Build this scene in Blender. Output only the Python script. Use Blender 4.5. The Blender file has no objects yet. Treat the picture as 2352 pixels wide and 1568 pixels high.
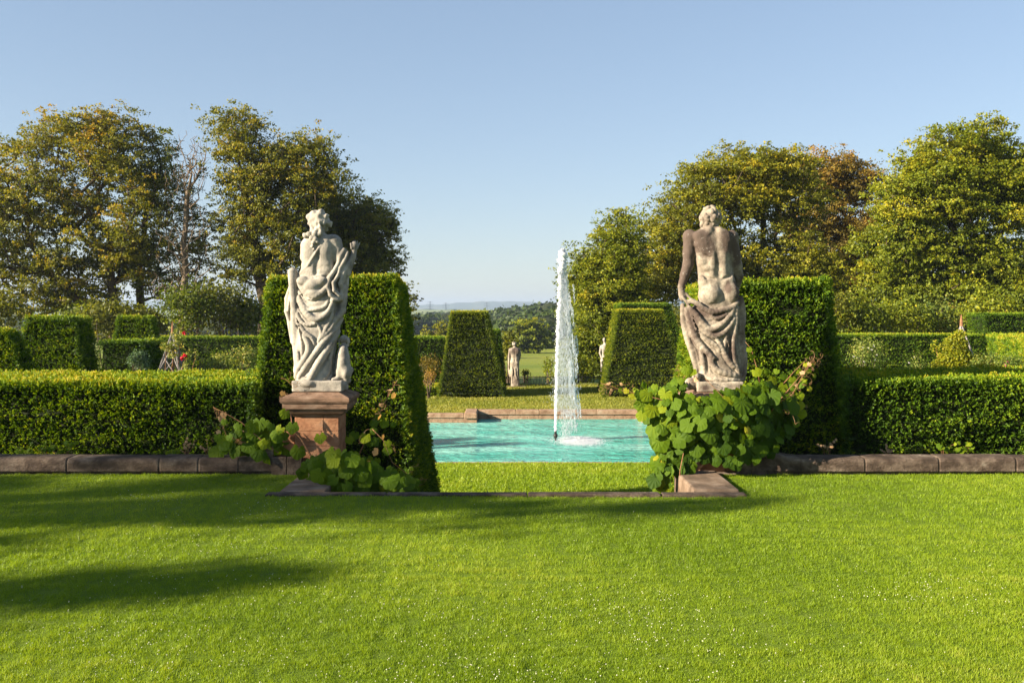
import bpy, math, random
import numpy as np
from mathutils import Vector

rng = np.random.default_rng(7)
random.seed(7)
R = math.radians
scene = bpy.context.scene
COL = scene.collection

# ------------------------------------------------------------------ camera
W_, H_ = 2352.0, 1568.0          # pixel frame the measurements were taken in
FPX = W_ * 35 / 36
CX, HY, EYE = 1176.0, 712.0, 1.7
cam = bpy.data.cameras.new('camera'); cam.lens = 35; cam.sensor_width = 36
cam.shift_y = -(H_ / 2 - HY) / W_
cam.clip_start = 0.1; cam.clip_end = 20000
camo = bpy.data.objects.new('camera', cam); COL.objects.link(camo)
camo.location = (0, 0, EYE); camo.rotation_euler = (R(90), 0, 0)
scene.camera = camo

# ------------------------------------------------------------------ light
SUN_EL, SUN_AZ = 20.0, 22.0       # elevation; horizontal travel direction measured from +X towards +Y
w = bpy.data.worlds.new('World'); scene.world = w; w.use_nodes = True
nt = w.node_tree; nt.nodes.clear()
sky = nt.nodes.new('ShaderNodeTexSky'); sky.sky_type = 'NISHITA'; sky.sun_disc = False
sky.sun_elevation = R(SUN_EL)
tox, toy = -math.cos(R(SUN_AZ)), -math.sin(R(SUN_AZ))     # horizontal vector towards the sun
sky.sun_rotation = math.atan2(tox, toy)
sky.air_density = 1.0; sky.dust_density = 0.25; sky.ozone_density = 1.5
bg = nt.nodes.new('ShaderNodeBackground'); bg.inputs['Strength'].default_value = 0.066
wo = nt.nodes.new('ShaderNodeOutputWorld')
gm = nt.nodes.new('ShaderNodeGamma'); gm.inputs[1].default_value = 0.62
tn = nt.nodes.new('ShaderNodeMix'); tn.data_type = 'RGBA'; tn.blend_type = 'MULTIPLY'; tn.inputs[0].default_value = 1; tn.inputs[7].default_value = (.93, 1.0, 1.12, 1)
nt.links.new(sky.outputs[0], gm.inputs[0]); nt.links.new(gm.outputs[0], tn.inputs[6]); nt.links.new(tn.outputs[2], bg.inputs[0]); nt.links.new(bg.outputs[0], wo.inputs[0])
sl = bpy.data.lights.new('sun', 'SUN'); sl.energy = 4.6; sl.angle = R(0.5); sl.color = (1.0, 0.86, 0.66)
so = bpy.data.objects.new('sun', sl); COL.objects.link(so)
dirv = Vector((math.cos(R(SUN_AZ)) * math.cos(R(SUN_EL)), math.sin(R(SUN_AZ)) * math.cos(R(SUN_EL)), -math.sin(R(SUN_EL))))
so.rotation_euler = dirv.to_track_quat('-Z', 'Y').to_euler()
scene.view_settings.view_transform = 'Standard'; scene.view_settings.look = 'None'
scene.view_settings.gamma = 1; scene.view_settings.exposure = 2.04

def P(x, y, Y):
    """photo position at distance Y -> world point"""
    return np.array([(x - CX) / FPX * Y, Y, EYE - (y - HY) / FPX * Y])
def YG(y, z):
    return FPX * (EYE - z) / (y - HY)
LOW = -1.2                         # level of the pool terrace

# ------------------------------------------------------------------ helpers
def tag(o, label=None, cat=None, group=None, kind=None):
    if label: o['label'] = label
    if cat: o['category'] = cat
    if group: o['group'] = group
    if kind: o['kind'] = kind
    return o
def empty(name, loc, label, cat, group=None):
    o = bpy.data.objects.new(name, None); COL.objects.link(o); o.location = [float(c) for c in loc]
    o.empty_display_size = 0.2
    return tag(o, label, cat, group)
def mesh(name, V, F, mat, parent=None, smooth=False, attr=None):
    """V (n,3) world coordinates; F array (m,k) or list of such arrays"""
    V = np.asarray(V, dtype=np.float64).reshape(-1, 3)
    if parent is not None: V = V - np.array(parent_loc(parent))
    if not isinstance(F, (list, tuple)): F = [F]
    F = [np.asarray(f, dtype=np.int32) for f in F if len(f)]
    me = bpy.data.meshes.new(name)
    me.vertices.add(len(V)); me.vertices.foreach_set('co', V.astype(np.float32).ravel())
    tot = np.concatenate([np.full(len(f), f.shape[1], np.int32) for f in F])
    idx = np.concatenate([f.ravel() for f in F])
    st = np.concatenate([[0], np.cumsum(tot)[:-1]]).astype(np.int32)
    me.loops.add(len(idx)); me.loops.foreach_set('vertex_index', idx)
    me.polygons.add(len(tot)); me.polygons.foreach_set('loop_start', st)
    me.polygons.foreach_set('use_smooth', np.full(len(tot), bool(smooth)))
    me.update(calc_edges=True)
    if attr:
        for k, a in attr.items():
            at = me.attributes.new(k, 'FLOAT', 'POINT'); at.data.foreach_set('value', np.asarray(a, np.float32))
    me.materials.append(mat)
    o = bpy.data.objects.new(name, me); COL.objects.link(o)
    if parent is not None: o.parent = parent
    return o
def parent_loc(p):
    l = np.array(p.location)
    while p.parent is not None:
        p = p.parent; l = l + np.array(p.location)
    return l
class MB:
    def __init__(s): s.v = []; s.f = {}; s.n = 0
    def add(s, V, F):
        V = np.asarray(V, float).reshape(-1, 3); s.v.append(V)
        for f in F:
            f = tuple(int(i) + s.n for i in f); s.f.setdefault(len(f), []).append(f)
        s.n += len(V)
    def box(s, x0, x1, y0, y1, z0, z1, bev=0.0):
        b = bev
        if b <= 0:
            V = [(x, y, z) for z in (z0, z1) for y in (y0, y1) for x in (x0, x1)]
            s.add(V, [(0,2,3,1),(4,5,7,6),(0,1,5,4),(2,6,7,3),(0,4,6,2),(1,3,7,5)])
        else:
            prof = [(z0, 0), (z1 - b, 0), (z1 - b * .3, b * .3), (z1, b)]
            V = []
            for z, i in prof:
                c = b * .35 + i * .3
                X0, X1, Y0, Y1 = x0 + i, x1 - i, y0 + i, y1 - i
                V += [(X0+c,Y0,z),(X1-c,Y0,z),(X1,Y0+c,z),(X1,Y1-c,z),(X1-c,Y1,z),(X0+c,Y1,z),(X0,Y1-c,z),(X0,Y0+c,z)]
            Fs = []
            for r in range(3):
                for k in range(8):
                    a, c2 = r*8+k, r*8+(k+1) % 8
                    Fs.append((a, c2, c2+8, a+8))
            Fs.append(tuple(range(24, 32))); Fs.append(tuple(range(7, -1, -1)))
            s.add(V, Fs)
    def tube(s, pts, rad, n=6, cap=True):
        pts = np.asarray(pts, float); rad = np.broadcast_to(np.asarray(rad, float), (len(pts),))
        t = np.gradient(pts, axis=0); t /= np.linalg.norm(t, axis=1, keepdims=True) + 1e-9
        ref = np.array([0.13, 0.31, 0.94]) if abs(t[0][2]) < .85 else np.array([0.9, 0.3, 0.1])
        V = []
        a = np.cross(t[0], ref)
        for i in range(len(pts)):
            a = a - t[i] * a.dot(t[i]); a /= np.linalg.norm(a) + 1e-9; b = np.cross(t[i], a)
            for k in range(n):
                th = 2 * math.pi * k / n
                V.append(pts[i] + rad[i] * (math.cos(th) * a + math.sin(th) * b))
        Fs = []
        for i in range(len(pts) - 1):
            for k in range(n):
                Fs.append((i*n+k, i*n+(k+1) % n, (i+1)*n+(k+1) % n, (i+1)*n+k))
        if cap: Fs.append(tuple(range(n-1, -1, -1))); Fs.append(tuple((len(pts)-1)*n+k for k in range(n)))
        s.add(V, Fs)
    def build(s, name, mat, parent=None, smooth=False):
        return mesh(name, np.concatenate(s.v), [np.array(f) for f in s.f.values()], mat, parent, smooth)

_nd = {}
def noise3(p, freq, seed=0, n=10):
    """smooth pseudo noise, about -1..1"""
    k = (seed, n)
    if k not in _nd:
        r = np.random.default_rng(1000 + seed)
        d = r.normal(size=(n, 3)); d /= np.linalg.norm(d, axis=1, keepdims=True)
        _nd[k] = (d * r.uniform(.5, 1.7, (n, 1)), r.uniform(0, 6.28, n))
    d, ph = _nd[k]
    out = np.zeros(p.shape[:-1])
    for i in range(n): out += np.sin((p @ d[i]) * freq * 2 * math.pi + ph[i])
    return out / math.sqrt(n) * .9

# ------------------------------------------------------------------ materials
def newmat(name):
    m = bpy.data.materials.new(name); m.use_nodes = True
    t = m.node_tree; t.nodes.clear()
    o = t.nodes.new('ShaderNodeOutputMaterial'); return m, t, o
def N(t, typ, **kw):
    n = t.nodes.new(typ)
    for k, v in kw.items():
        if k.startswith('i_'): n.inputs[k[2:].replace('_', ' ')].default_value = v
        else: setattr(n, k, v)
    return n
def ramp(t, stops):
    r = t.nodes.new('ShaderNodeValToRGB'); e = r.color_ramp.elements
    while len(e) < len(stops): e.new(0.5)
    for i, (p, c) in enumerate(stops): e[i].position = p; e[i].color = (*c, 1)
    return r
def leafmat(name, stops, trans=0.35, rough=0.55, spec=0.25):
    m, t, o = newmat(name)
    a = N(t, 'ShaderNodeAttribute', attribute_name='tint')
    r = ramp(t, stops); t.links.new(a.outputs['Fac'], r.inputs[0])
    b = N(t, 'ShaderNodeBsdfPrincipled'); b.inputs['Roughness'].default_value = rough
    b.inputs['Specular IOR Level'].default_value = spec
    tr = N(t, 'ShaderNodeBsdfTranslucent'); mx = N(t, 'ShaderNodeMixShader'); mx.inputs[0].default_value = trans
    g = N(t, 'ShaderNodeMix', data_type='RGBA', blend_type='MULTIPLY'); g.inputs[0].default_value = 1
    g.inputs[7].default_value = (1.5, 1.35, .5, 1)
    t.links.new(r.outputs[0], g.inputs[6]); t.links.new(g.outputs[2], tr.inputs[0])
    t.links.new(r.outputs[0], b.inputs['Base Color'])
    t.links.new(b.outputs[0], mx.inputs[1]); t.links.new(tr.outputs[0], mx.inputs[2]); t.links.new(mx.outputs[0], o.inputs[0])
    return m
def noisemat(name, stops, scale=4, detail=8, rough=0.9, bump=0.4, bscale=20, bdist=0.02, spec=.2, stretch=(1, 1, 1), stain=None):
    m, t, o = newmat(name)
    g = N(t, 'ShaderNodeNewGeometry'); mp = N(t, 'ShaderNodeMapping'); mp.inputs['Scale'].default_value = stretch
    t.links.new(g.outputs['Position'], mp.inputs[0])
    n = N(t, 'ShaderNodeTexNoise'); n.inputs['Scale'].default_value = scale; n.inputs['Detail'].default_value = detail
    n.inputs['Roughness'].default_value = .62
    t.links.new(mp.outputs[0], n.inputs[0]); r = ramp(t, stops); t.links.new(n.outputs[0], r.inputs[0])
    b = N(t, 'ShaderNodeBsdfPrincipled'); b.inputs['Roughness'].default_value = rough
    b.inputs['Specular IOR Level'].default_value = spec
    col = r.outputs[0]
    if stain:     # (attribute, colour): lichen and dirt patches of their own shape
        a = N(t, 'ShaderNodeAttribute', attribute_name='stain')
        n3 = N(t, 'ShaderNodeTexNoise'); n3.inputs['Scale'].default_value = 16; n3.inputs['Detail'].default_value = 9; n3.inputs['Roughness'].default_value = .75
        t.links.new(g.outputs['Position'], n3.inputs[0])
        ad = N(t, 'ShaderNodeMath', operation='ADD'); t.links.new(a.outputs['Fac'], ad.inputs[0]); t.links.new(n3.outputs[0], ad.inputs[1])
        mr = N(t, 'ShaderNodeMapRange'); mr.inputs[1].default_value = .52; mr.inputs[2].default_value = .98
        t.links.new(ad.outputs[0], mr.inputs[0])
        mx = N(t, 'ShaderNodeMix', data_type='RGBA'); t.links.new(mr.outputs[0], mx.inputs[0])
        t.links.new(col, mx.inputs[6]); mx.inputs[7].default_value = (*stain, 1); col = mx.outputs[2]
        # pale lichen spots
        vo = N(t, 'ShaderNodeTexNoise'); vo.inputs['Scale'].default_value = 55; vo.inputs['Detail'].default_value = 3
        t.links.new(g.outputs['Position'], vo.inputs[0])
        lr = N(t, 'ShaderNodeMapRange'); lr.inputs[1].default_value = .66; lr.inputs[2].default_value = .80
        t.links.new(vo.outputs[0], lr.inputs[0])
        m2 = N(t, 'ShaderNodeMix', data_type='RGBA'); t.links.new(lr.outputs[0], m2.inputs[0]); t.links.new(col, m2.inputs[6])
        m2.inputs[7].default_value = (.40, .385, .34, 1); col = m2.outputs[2]
    t.links.new(col, b.inputs['Base Color'])
    n2 = N(t, 'ShaderNodeTexNoise'); n2.inputs['Scale'].default_value = bscale; n2.inputs['Detail'].default_value = 8
    n2.inputs['Roughness'].default_value = .65
    t.links.new(mp.outputs[0], n2.inputs[0])
    bu = N(t, 'ShaderNodeBump'); bu.inputs['Strength'].default_value = bump; bu.inputs['Distance'].default_value = bdist
    t.links.new(n2.outputs[0], bu.inputs['Height']); t.links.new(bu.outputs[0], b.inputs['Normal'])
    t.links.new(b.outputs[0], o.inputs[0]); return m

M = {}
M['lawn'] = noisemat('lawn', [(.3, (.082, .13, .006)), (.5, (.114, .168, .010)), (.7, (.15, .20, .018))], scale=3, bump=.8, bscale=90, bdist=.02)
M['blade'] = leafmat('grass_blade', [(0, (.082, .150, .004)), (.45, (.165, .255, .006)), (.8, (.24, .325, .014)), (1, (.33, .36, .05))], trans=.42, rough=.5, spec=.3)
M['dryblade'] = leafmat('dry_grass_blade', [(0, (.09, .12, .010)), (.5, (.18, .20, .020)), (1, (.30, .28, .06))], trans=.35)
M['drylawn'] = noisemat('dry_lawn', [(.3, (.09, .115, .012)), (.55, (.15, .17, .022)), (.75, (.22, .21, .04))], scale=1.6, bump=.7, bscale=60, bdist=.03)
M['field'] = noisemat('field', [(.3, (.11, .155, .012)), (.5, (.16, .19, .018)), (.7, (.22, .22, .03))], scale=.06, bump=.5, bscale=1.5, bdist=.3)
M['yew'] = leafmat('yew_leaf', [(0, (.018, .045, .003)), (.35, (.055, .115, .005)), (.65, (.13, .205, .007)), (.85, (.22, .28, .008)), (1, (.34, .29, .018))], trans=.3, rough=.55, spec=.2)
M['goldyew'] = leafmat('golden_yew_leaf', [(0, (.028, .048, .004)), (.35, (.075, .115, .006)), (.65, (.17, .205, .009)), (.85, (.28, .29, .010)), (1, (.38, .28, .02))], trans=.3, rough=.55, spec=.2)
M['woodleaf'] = leafmat('woodland_leaf', [(0, (.018, .035, .008)), (.5, (.05, .08, .014)), (1, (.14, .16, .03))], trans=.3)
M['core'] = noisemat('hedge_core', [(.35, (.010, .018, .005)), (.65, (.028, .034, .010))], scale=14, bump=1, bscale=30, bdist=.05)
M['tree_a'] = leafmat('maple_leaf', [(0, (.05, .062, .008)), (.5, (.14, .155, .012)), (.8, (.26, .22, .018)), (1, (.36, .22, .03))], trans=.4)
M['tree_b'] = leafmat('gold_leaf', [(0, (.06, .07, .006)), (.5, (.155, .17, .010)), (.8, (.28, .255, .014)), (1, (.46, .36, .02))], trans=.4)
M['tree_c'] = leafmat('green_leaf', [(0, (.045, .07, .005)), (.5, (.13, .165, .008)), (.85, (.25, .26, .012)), (1, (.38, .33, .02))], trans=.4)
M['rust'] = leafmat('rust_leaf', [(0, (.07, .065, .012)), (.5, (.20, .15, .022)), (1, (.42, .22, .045))], trans=.4)
M['shrub'] = leafmat('shrub_leaf', [(0, (.03, .055, .012)), (.5, (.10, .15, .025)), (.85, (.24, .26, .05)), (1, (.38, .30, .09))], trans=.4)
M['blueleaf'] = leafmat('blue_leaf', [(0, (.03, .06, .03)), (.6, (.08, .14, .07)), (1, (.2, .27, .15))], trans=.3)
M['bark'] = noisemat('bark', [(.3, (.035, .027, .018)), (.7, (.11, .08, .05))], scale=6, bump=.8, bscale=25, bdist=.04, stretch=(1, 1, .3))
M['twig'] = noisemat('dead_twig', [(.3, (.10, .08, .055)), (.7, (.22, .16, .11))], scale=8, bump=.3)
M['vine'] = leafmat('vine_leaf', [(0, (.028, .064, .004)), (.45, (.082, .145, .004)), (.75, (.18, .23, .006)), (.92, (.33, .32, .02)), (1, (.42, .24, .06))], trans=.38, rough=.65, spec=.15)
M['vinestem'] = noisemat('vine_stem', [(.3, (.13, .06, .035)), (.7, (.33, .17, .08))], scale=20, bump=.4)
M['dryvine'] = leafmat('dry_vine_leaf', [(0, (.22, .13, .06)), (1, (.48, .32, .17))], trans=.3)
M['statue1'] = noisemat('pale_stone', [(.3, (.185, .168, .145)), (.5, (.295, .268, .228)), (.7, (.42, .385, .33))], scale=5, bump=.45, bscale=45, bdist=.010, stain=(.12, .11, .10))
M['statue2'] = noisemat('lichen_stone', [(.3, (.18, .15, .118)), (.5, (.31, .265, .205)), (.7, (.46, .41, .33))], scale=6, bump=.5, bscale=45, bdist=.010, stain=(.085, .062, .050))
M['sand'] = noisemat('red_sandstone', [(.25, (.11, .05, .026)), (.45, (.27, .125, .066)), (.6, (.36, .185, .10)), (.8, (.27, .19, .135))], scale=4.5, bump=.6, bscale=30, bdist=.015, stretch=(1, 1, 1.6))
M['cap'] = noisemat('brown_cap_stone', [(.3, (.07, .045, .03)), (.5, (.18, .11, .072)), (.75, (.28, .20, .145))], scale=7, bump=.5, bscale=35, bdist=.012, stretch=(1, 1, 3))
M['coping'] = noisemat('dark_coping_stone', [(.25, (.022, .016, .012)), (.46, (.064, .045, .033)), (.62, (.13, .098, .074)), (.8, (.27, .235, .19))], scale=6, bump=.9, bscale=30, bdist=.015, stretch=(1, 1, 1.5))
M['slab'] = noisemat('worn_slab', [(.25, (.06, .045, .03)), (.5, (.16, .11, .075)), (.75, (.28, .22, .165))], scale=5, bump=.7, bscale=22, bdist=.012)
M['poolstone'] = noisemat('pool_stone', [(.3, (.15, .085, .05)), (.5, (.29, .185, .12)), (.75, (.37, .28, .2))], scale=5, bump=.6, bscale=20, bdist=.02)
M['metal'] = noisemat('dark_iron', [(.3, (.02, .02, .02)), (.7, (.04, .04, .04))], scale=20, rough=.5, bump=.1)
M['wood'] = noisemat('grey_wood', [(.3, (.12, .11, .11)), (.7, (.27, .25, .24))], scale=20, bump=.3)
M['soil'] = noisemat('soil', [(.3, (.02, .015, .01)), (.7, (.05, .04, .025))], scale=9, bump=1, bscale=20, bdist=.05)
M['hill'] = noisemat('hill', [(.3, (.03, .05, .02)), (.5, (.05, .08, .03)), (.62, (.13, .13, .06)), (.75, (.05, .08, .03))], scale=.006, bump=0, stretch=(1, .3, 1))
def flat(name, c, rough=.6, trans=0.0):
    m, t, o = newmat(name)
    n = N(t, 'ShaderNodeTexNoise'); n.inputs['Scale'].default_value = 60
    r = ramp(t, [(.3, tuple(x * .75 for x in c)), (.7, c)]); t.links.new(n.outputs[0], r.inputs[0])
    b = N(t, 'ShaderNodeBsdfPrincipled'); b.inputs['Roughness'].default_value = rough; t.links.new(r.outputs[0], b.inputs['Base Color'])
    if trans:
        tr = N(t, 'ShaderNodeBsdfTranslucent'); tr.inputs[0].default_value = (*c, 1)
        mx = N(t, 'ShaderNodeMixShader'); mx.inputs[0].default_value = trans
        t.links.new(b.outputs[0], mx.inputs[1]); t.links.new(tr.outputs[0], mx.inputs[2]); t.links.new(mx.outputs[0], o.inputs[0])
    else: t.links.new(b.outputs[0], o.inputs[0])
    return m
M['red'] = flat('red_petal', (.65, .01, .03), trans=.3)
M['white'] = flat('white_petal', (.75, .73, .66), trans=.3)
M['pink'] = flat('pink_petal', (.6, .08, .22), trans=.3)
M['orange'] = flat('orange_petal', (.6, .17, .05), trans=.3)
M['clover'] = flat('clover_flower', (.55, .56, .38), trans=.3)
M['spray'] = flat('white_water', (.88, .90, .92), rough=.25, trans=.45)

def water_mat():
    m, t, o = newmat('pool_water')
    g = N(t, 'ShaderNodeNewGeometry')
    mp = N(t, 'ShaderNodeMapping'); mp.inputs['Scale'].default_value = (.55, 1.5, 1)
    t.links.new(g.outputs['Position'], mp.inputs[0])
    n = N(t, 'ShaderNodeTexNoise'); n.inputs['Scale'].default_value = .55; n.inputs['Detail'].default_value = 4
    t.links.new(mp.outputs[0], n.inputs[0])
    r = ramp(t, [(.3, (.04, .30, .235)), (.5, (.09, .40, .33)), (.7, (.22, .52, .45))]); t.links.new(n.outputs[0], r.inputs[0])
    b = N(t, 'ShaderNodeBsdfPrincipled'); b.inputs['Roughness'].default_value = .18; b.inputs['IOR'].default_value = 1.33
    t.links.new(r.outputs[0], b.inputs['Base Color'])
    n2 = N(t, 'ShaderNodeTexNoise'); n2.inputs['Scale'].default_value = 3.2; n2.inputs['Detail'].default_value = 5; n2.inputs['Distortion'].default_value = .6
    t.links.new(mp.outputs[0], n2.inputs[0])
    n3 = N(t, 'ShaderNodeTexNoise'); n3.inputs['Scale'].default_value = 11; n3.inputs['Detail'].default_value = 3
    t.links.new(mp.outputs[0], n3.inputs[0])
    ad = N(t, 'ShaderNodeMath', operation='MULTIPLY_ADD'); ad.inputs[1].default_value = .3
    t.links.new(n3.outputs[0], ad.inputs[0]); t.links.new(n2.outputs[0], ad.inputs[2])
    bu = N(t, 'ShaderNodeBump'); bu.inputs['Strength'].default_value = 1; bu.inputs['Distance'].default_value = .2
    t.links.new(ad.outputs[0], bu.inputs['Height']); t.links.new(bu.outputs[0], b.inputs['Normal'])
    t.links.new(b.outputs[0], o.inputs[0]); return m
M['water'] = water_mat()

# ------------------------------------------------------------------ ground
SX0, SX1, KY = -1.775, 1.715, 9.31         # stair opening between the pedestals, far edge of the lawn kerb
WY = 10.4                                   # front of the low walls
def grid_sheet(name, x0, x1, y0, y1, nx, ny, zf, mat):
    xs = np.linspace(x0, x1, nx); ys = np.linspace(y0, y1, ny)
    X, Y = np.meshgrid(xs, ys); Z = zf(X, Y)
    V = np.stack([X, Y, Z], -1).reshape(-1, 3)
    i = np.arange((ny - 1) * nx).reshape(ny - 1, nx)[:, :-1].ravel()
    return V, np.stack([i, i + 1, i + nx + 1, i + nx], 1)
def sheets(name, parts, mat, label=None):
    V = []; F = []; n = 0
    for v, f in parts: V.append(v); F.append(f + n); n += len(v)
    o = mesh(name, np.concatenate(V), np.concatenate(F), mat, smooth=True); o['kind'] = 'structure'
    if label: o['label'] = label
    return o
zl = lambda X, Y: -0.022 + .006 * np.sin(X * 1.3) * np.cos(Y * 1.7)
sheets('lawn', [grid_sheet('', -45, 45, -40, KY - .13, 120, 60, zl, None),
                grid_sheet('', -45, SX0 - .42, KY - .13, WY + .05, 60, 8, zl, None),
                grid_sheet('', SX1 + .42, 45, KY - .13, WY + .05, 60, 8, zl, None)], M['lawn'])
PX0, PX1, PY0, PY1 = -4.5, 6.9, 18.95, 27.6
RX0, RX1, PY2 = P(1098, 945, 28.5)[0], P(1465, 945, 28.5)[0], 28.5
zt = lambda X, Y: LOW + 0 * X
sheets('lower_lawn', [grid_sheet('', -40, 40, 12.2, PY0 - .02, 40, 8, zt, None)], M['lawn'])
sheets('far_lawn', [grid_sheet('', -40, PX0 - .3, PY0 - .02, 28.9, 20, 8, zt, None),
                    grid_sheet('', PX1 + .3, 40, PY0 - .02, 28.9, 20, 8, zt, None),
                    grid_sheet('', PX0 - .3, RX0 - .4, PY1 + .28, 28.9, 8, 3, zt, None),
                    grid_sheet('', RX1 + .4, PX1 + .3, PY1 + .28, 28.9, 8, 3, zt, None),
                    grid_sheet('', -40, 40, 28.9, 39.6, 40, 8, zt, None)], M['drylawn'])
# park land beyond, falling away and rising into woods
def zter(X, Y):
    z = np.interp(Y, [-9000, 39, 40.2, 60, 100, 180, 400, 1200, 2200, 12000], [-1.7, -1.7, -2.0, -2.5, -3.8, -5.3, -9, -16, 2.5, 2.5])
    z = z + np.clip((X - 5) / 200, 0, 1) * np.clip((Y - 60) / 250, 0, 1) * 9
    return z + .25 * np.sin(X * .045) * np.sin(Y * .03) * np.clip((Y - 45) / 60, 0, 1)
ys = np.concatenate([np.array([-9000., -500, -60, 0, 20, 36, 39, 39.7, 40.2, 42]), np.geomspace(45, 12000, 70)])
xs = np.concatenate([-np.geomspace(9000, 6, 45), np.linspace(-5, 5, 5), np.geomspace(6, 9000, 45)])
X, Y = np.meshgrid(xs, ys); V = np.stack([X, Y, zter(X, Y)], -1).reshape(-1, 3)
i = np.arange((len(ys) - 1) * len(xs)).reshape(len(ys) - 1, len(xs))[:, :-1].ravel(); nx = len(xs)
o = mesh('park_ground', V, np.stack([i, i+1, i+nx+1, i+nx], 1), M['field'], smooth=True); o['kind'] = 'structure'
# hills on the horizon
def hills(name, Y0, prof, depth, mat):
    xs = np.linspace(-6000, 6000, 700) * (Y0 / 5000)
    sx = xs / Y0 * FPX + CX
    top = EYE - (np.interp(sx, [p[0] for p in prof], [p[1] for p in prof]) - HY) / FPX * Y0
    top = top + 1.2 * (Y0 / 4000) * noise3(np.stack([xs * .013, xs * 0, xs * 0], -1), 1, 3)+ .8 * (Y0 / 4000) * noise3(np.stack([xs * .05, xs * 0, xs * 0], -1), 1, 5)
    rows = []
    for k, fz in ((-1, 0.0), (-.6, .45), (-.25, .85), (0, 1.0), (.5, .8), (1, 0)):
        rows.append(np.stack([xs, np.full_like(xs, Y0 + k * depth), -12 + (top + 12) * fz], -1))
    V = np.concatenate(rows); n = len(xs)
    i = np.arange((len(rows) - 1) * n).reshape(len(rows) - 1, n)[:, :-1].ravel()
    o = mesh(name, V, np.stack([i, i+1, i+n+1, i+n], 1), mat, smooth=True); o['kind'] = 'structure'
hills('hills', 5200, [(-1000, 694), (300, 690), (900, 699), (955, 700), (1010, 699), (1080, 694), (1130, 691), (1200, 693), (1260, 696), (1400, 690), (3400, 690)], 700, M['hill'])
hills('near_hills', 2600, [(-1000, 700), (900, 713), (955, 713), (985, 707), (1010, 712), (1060, 709), (1150, 711), (1250, 708), (3400, 700)], 260, M['hill'])

# ------------------------------------------------------------------ pool
wl = LOW - .22
mb = MB()
mb.add([(PX0 - .1, PY0 - .1, wl), (PX1 + .1, PY0 - .1, wl), (PX1 + .1, PY1 + .1, wl), (PX0 - .1, PY1 + .1, wl)], [(0, 1, 2, 3)])
mb.add([(RX0 - .1, PY1 + .1, wl), (RX1 + .1, PY1 + .1, wl), (RX1 + .1, PY2 + .1, wl), (RX0 - .1, PY2 + .1, wl)], [(0, 1, 2, 3)])
o = mb.build('pool_water', M['water']); o['kind'] = 'structure'
pool = empty('pool_edging', (1.2, 23, LOW), 'reddish stone coping and walling round the turquoise pool', 'pool edging')
cop = MB(); wallb = MB()
def coping_run(a, b, axis, c0, c1, zt_, h, blocks):
    p = a; r = random.Random(int(a * 10 + c0 * 7) & 0xffff)
    while p < b - .05:
        q = min(b, p + r.uniform(*blocks)); 
        if b - q < .3: q = b
        dz = r.uniform(-.006, .006)
        if axis == 'x': cop.box(p + .004, q - .004, c0, c1, zt_ - h, zt_ + dz, .018)
        else: cop.box(c0, c1, p + .004, q - .004, zt_ - h, zt_ + dz, .018)
        p = q
ct = LOW + .035
coping_run(RX0 + .004, RX1 - .004, 'x', PY2 - .03, PY2 + .34, ct, .115, (.5, 1.7))
coping_run(PX0 - .3, RX0 - .36, 'x', PY1 - .03, PY1 + .30, ct, .115, (.6, 1.5))
coping_run(RX1 + .36, PX1 + .3, 'x', PY1 - .03, PY1 + .30, ct, .115, (.6, 1.5))
for a, b in ((RX0 - .355, RX0), (RX1, RX1 + .355)):
    cop.box(a, b, PY1 - .05, PY2 + .33, ct - .125, ct + .02, .03)
coping_run(PY0 + .03, PY1 - .05, 'y', PX0 - .3, PX0 + .03, ct, .115, (.6, 1.4))
coping_run(PY0 + .03, PY1 - .05, 'y', PX1 - .03, PX1 + .3, ct, .115, (.6, 1.4))
coping_run(PX0 - .3, PX1 + .3, 'x', PY0 - .06, PY0 + .02, LOW + .012, .1, (.6, 1.6))
def brick_run(a, b, c, axis, s):
    r = random.Random(int(a * 31 + c * 17) & 0xffff)
    for row in range(4):
        z1 = ct - .118 - row * .065; p = a - (row % 2) * .11
        while p < b:
            q = min(b, p + r.uniform(.2, .42)); j = r.uniform(0, .008)
            if q > a + .03:
                pa = max(p, a)
                if axis == 'x': wallb.box(pa + .003, q - .003, c + j, c + .2, z1 - .061, z1, .006)
                else: wallb.box(c + min(0, s) * .2 , c + max(0, s) * .2, pa + .003, q - .003, z1 - .061, z1, .006)
            p = q
brick_run(RX0, RX1, PY2 + .0, 'x', 1); brick_run(PX0, RX0 - .004, PY1, 'x', 1); brick_run(RX1 + .004, PX1, PY1, 'x', 1)
brick_run(PY1 + .21, PY2 - .004, RX0, 'y', -1); brick_run(PY1 + .21, PY2 - .004, RX1, 'y', 1)
brick_run(PY0 + .05, PY1, PX0 - .2, 'y', 1); brick_run(PY0 + .05, PY1, PX1 + .2, 'y', -1)
cop.build('coping', M['poolstone'], pool); wallb.build('walling', M['poolstone'], pool)

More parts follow.
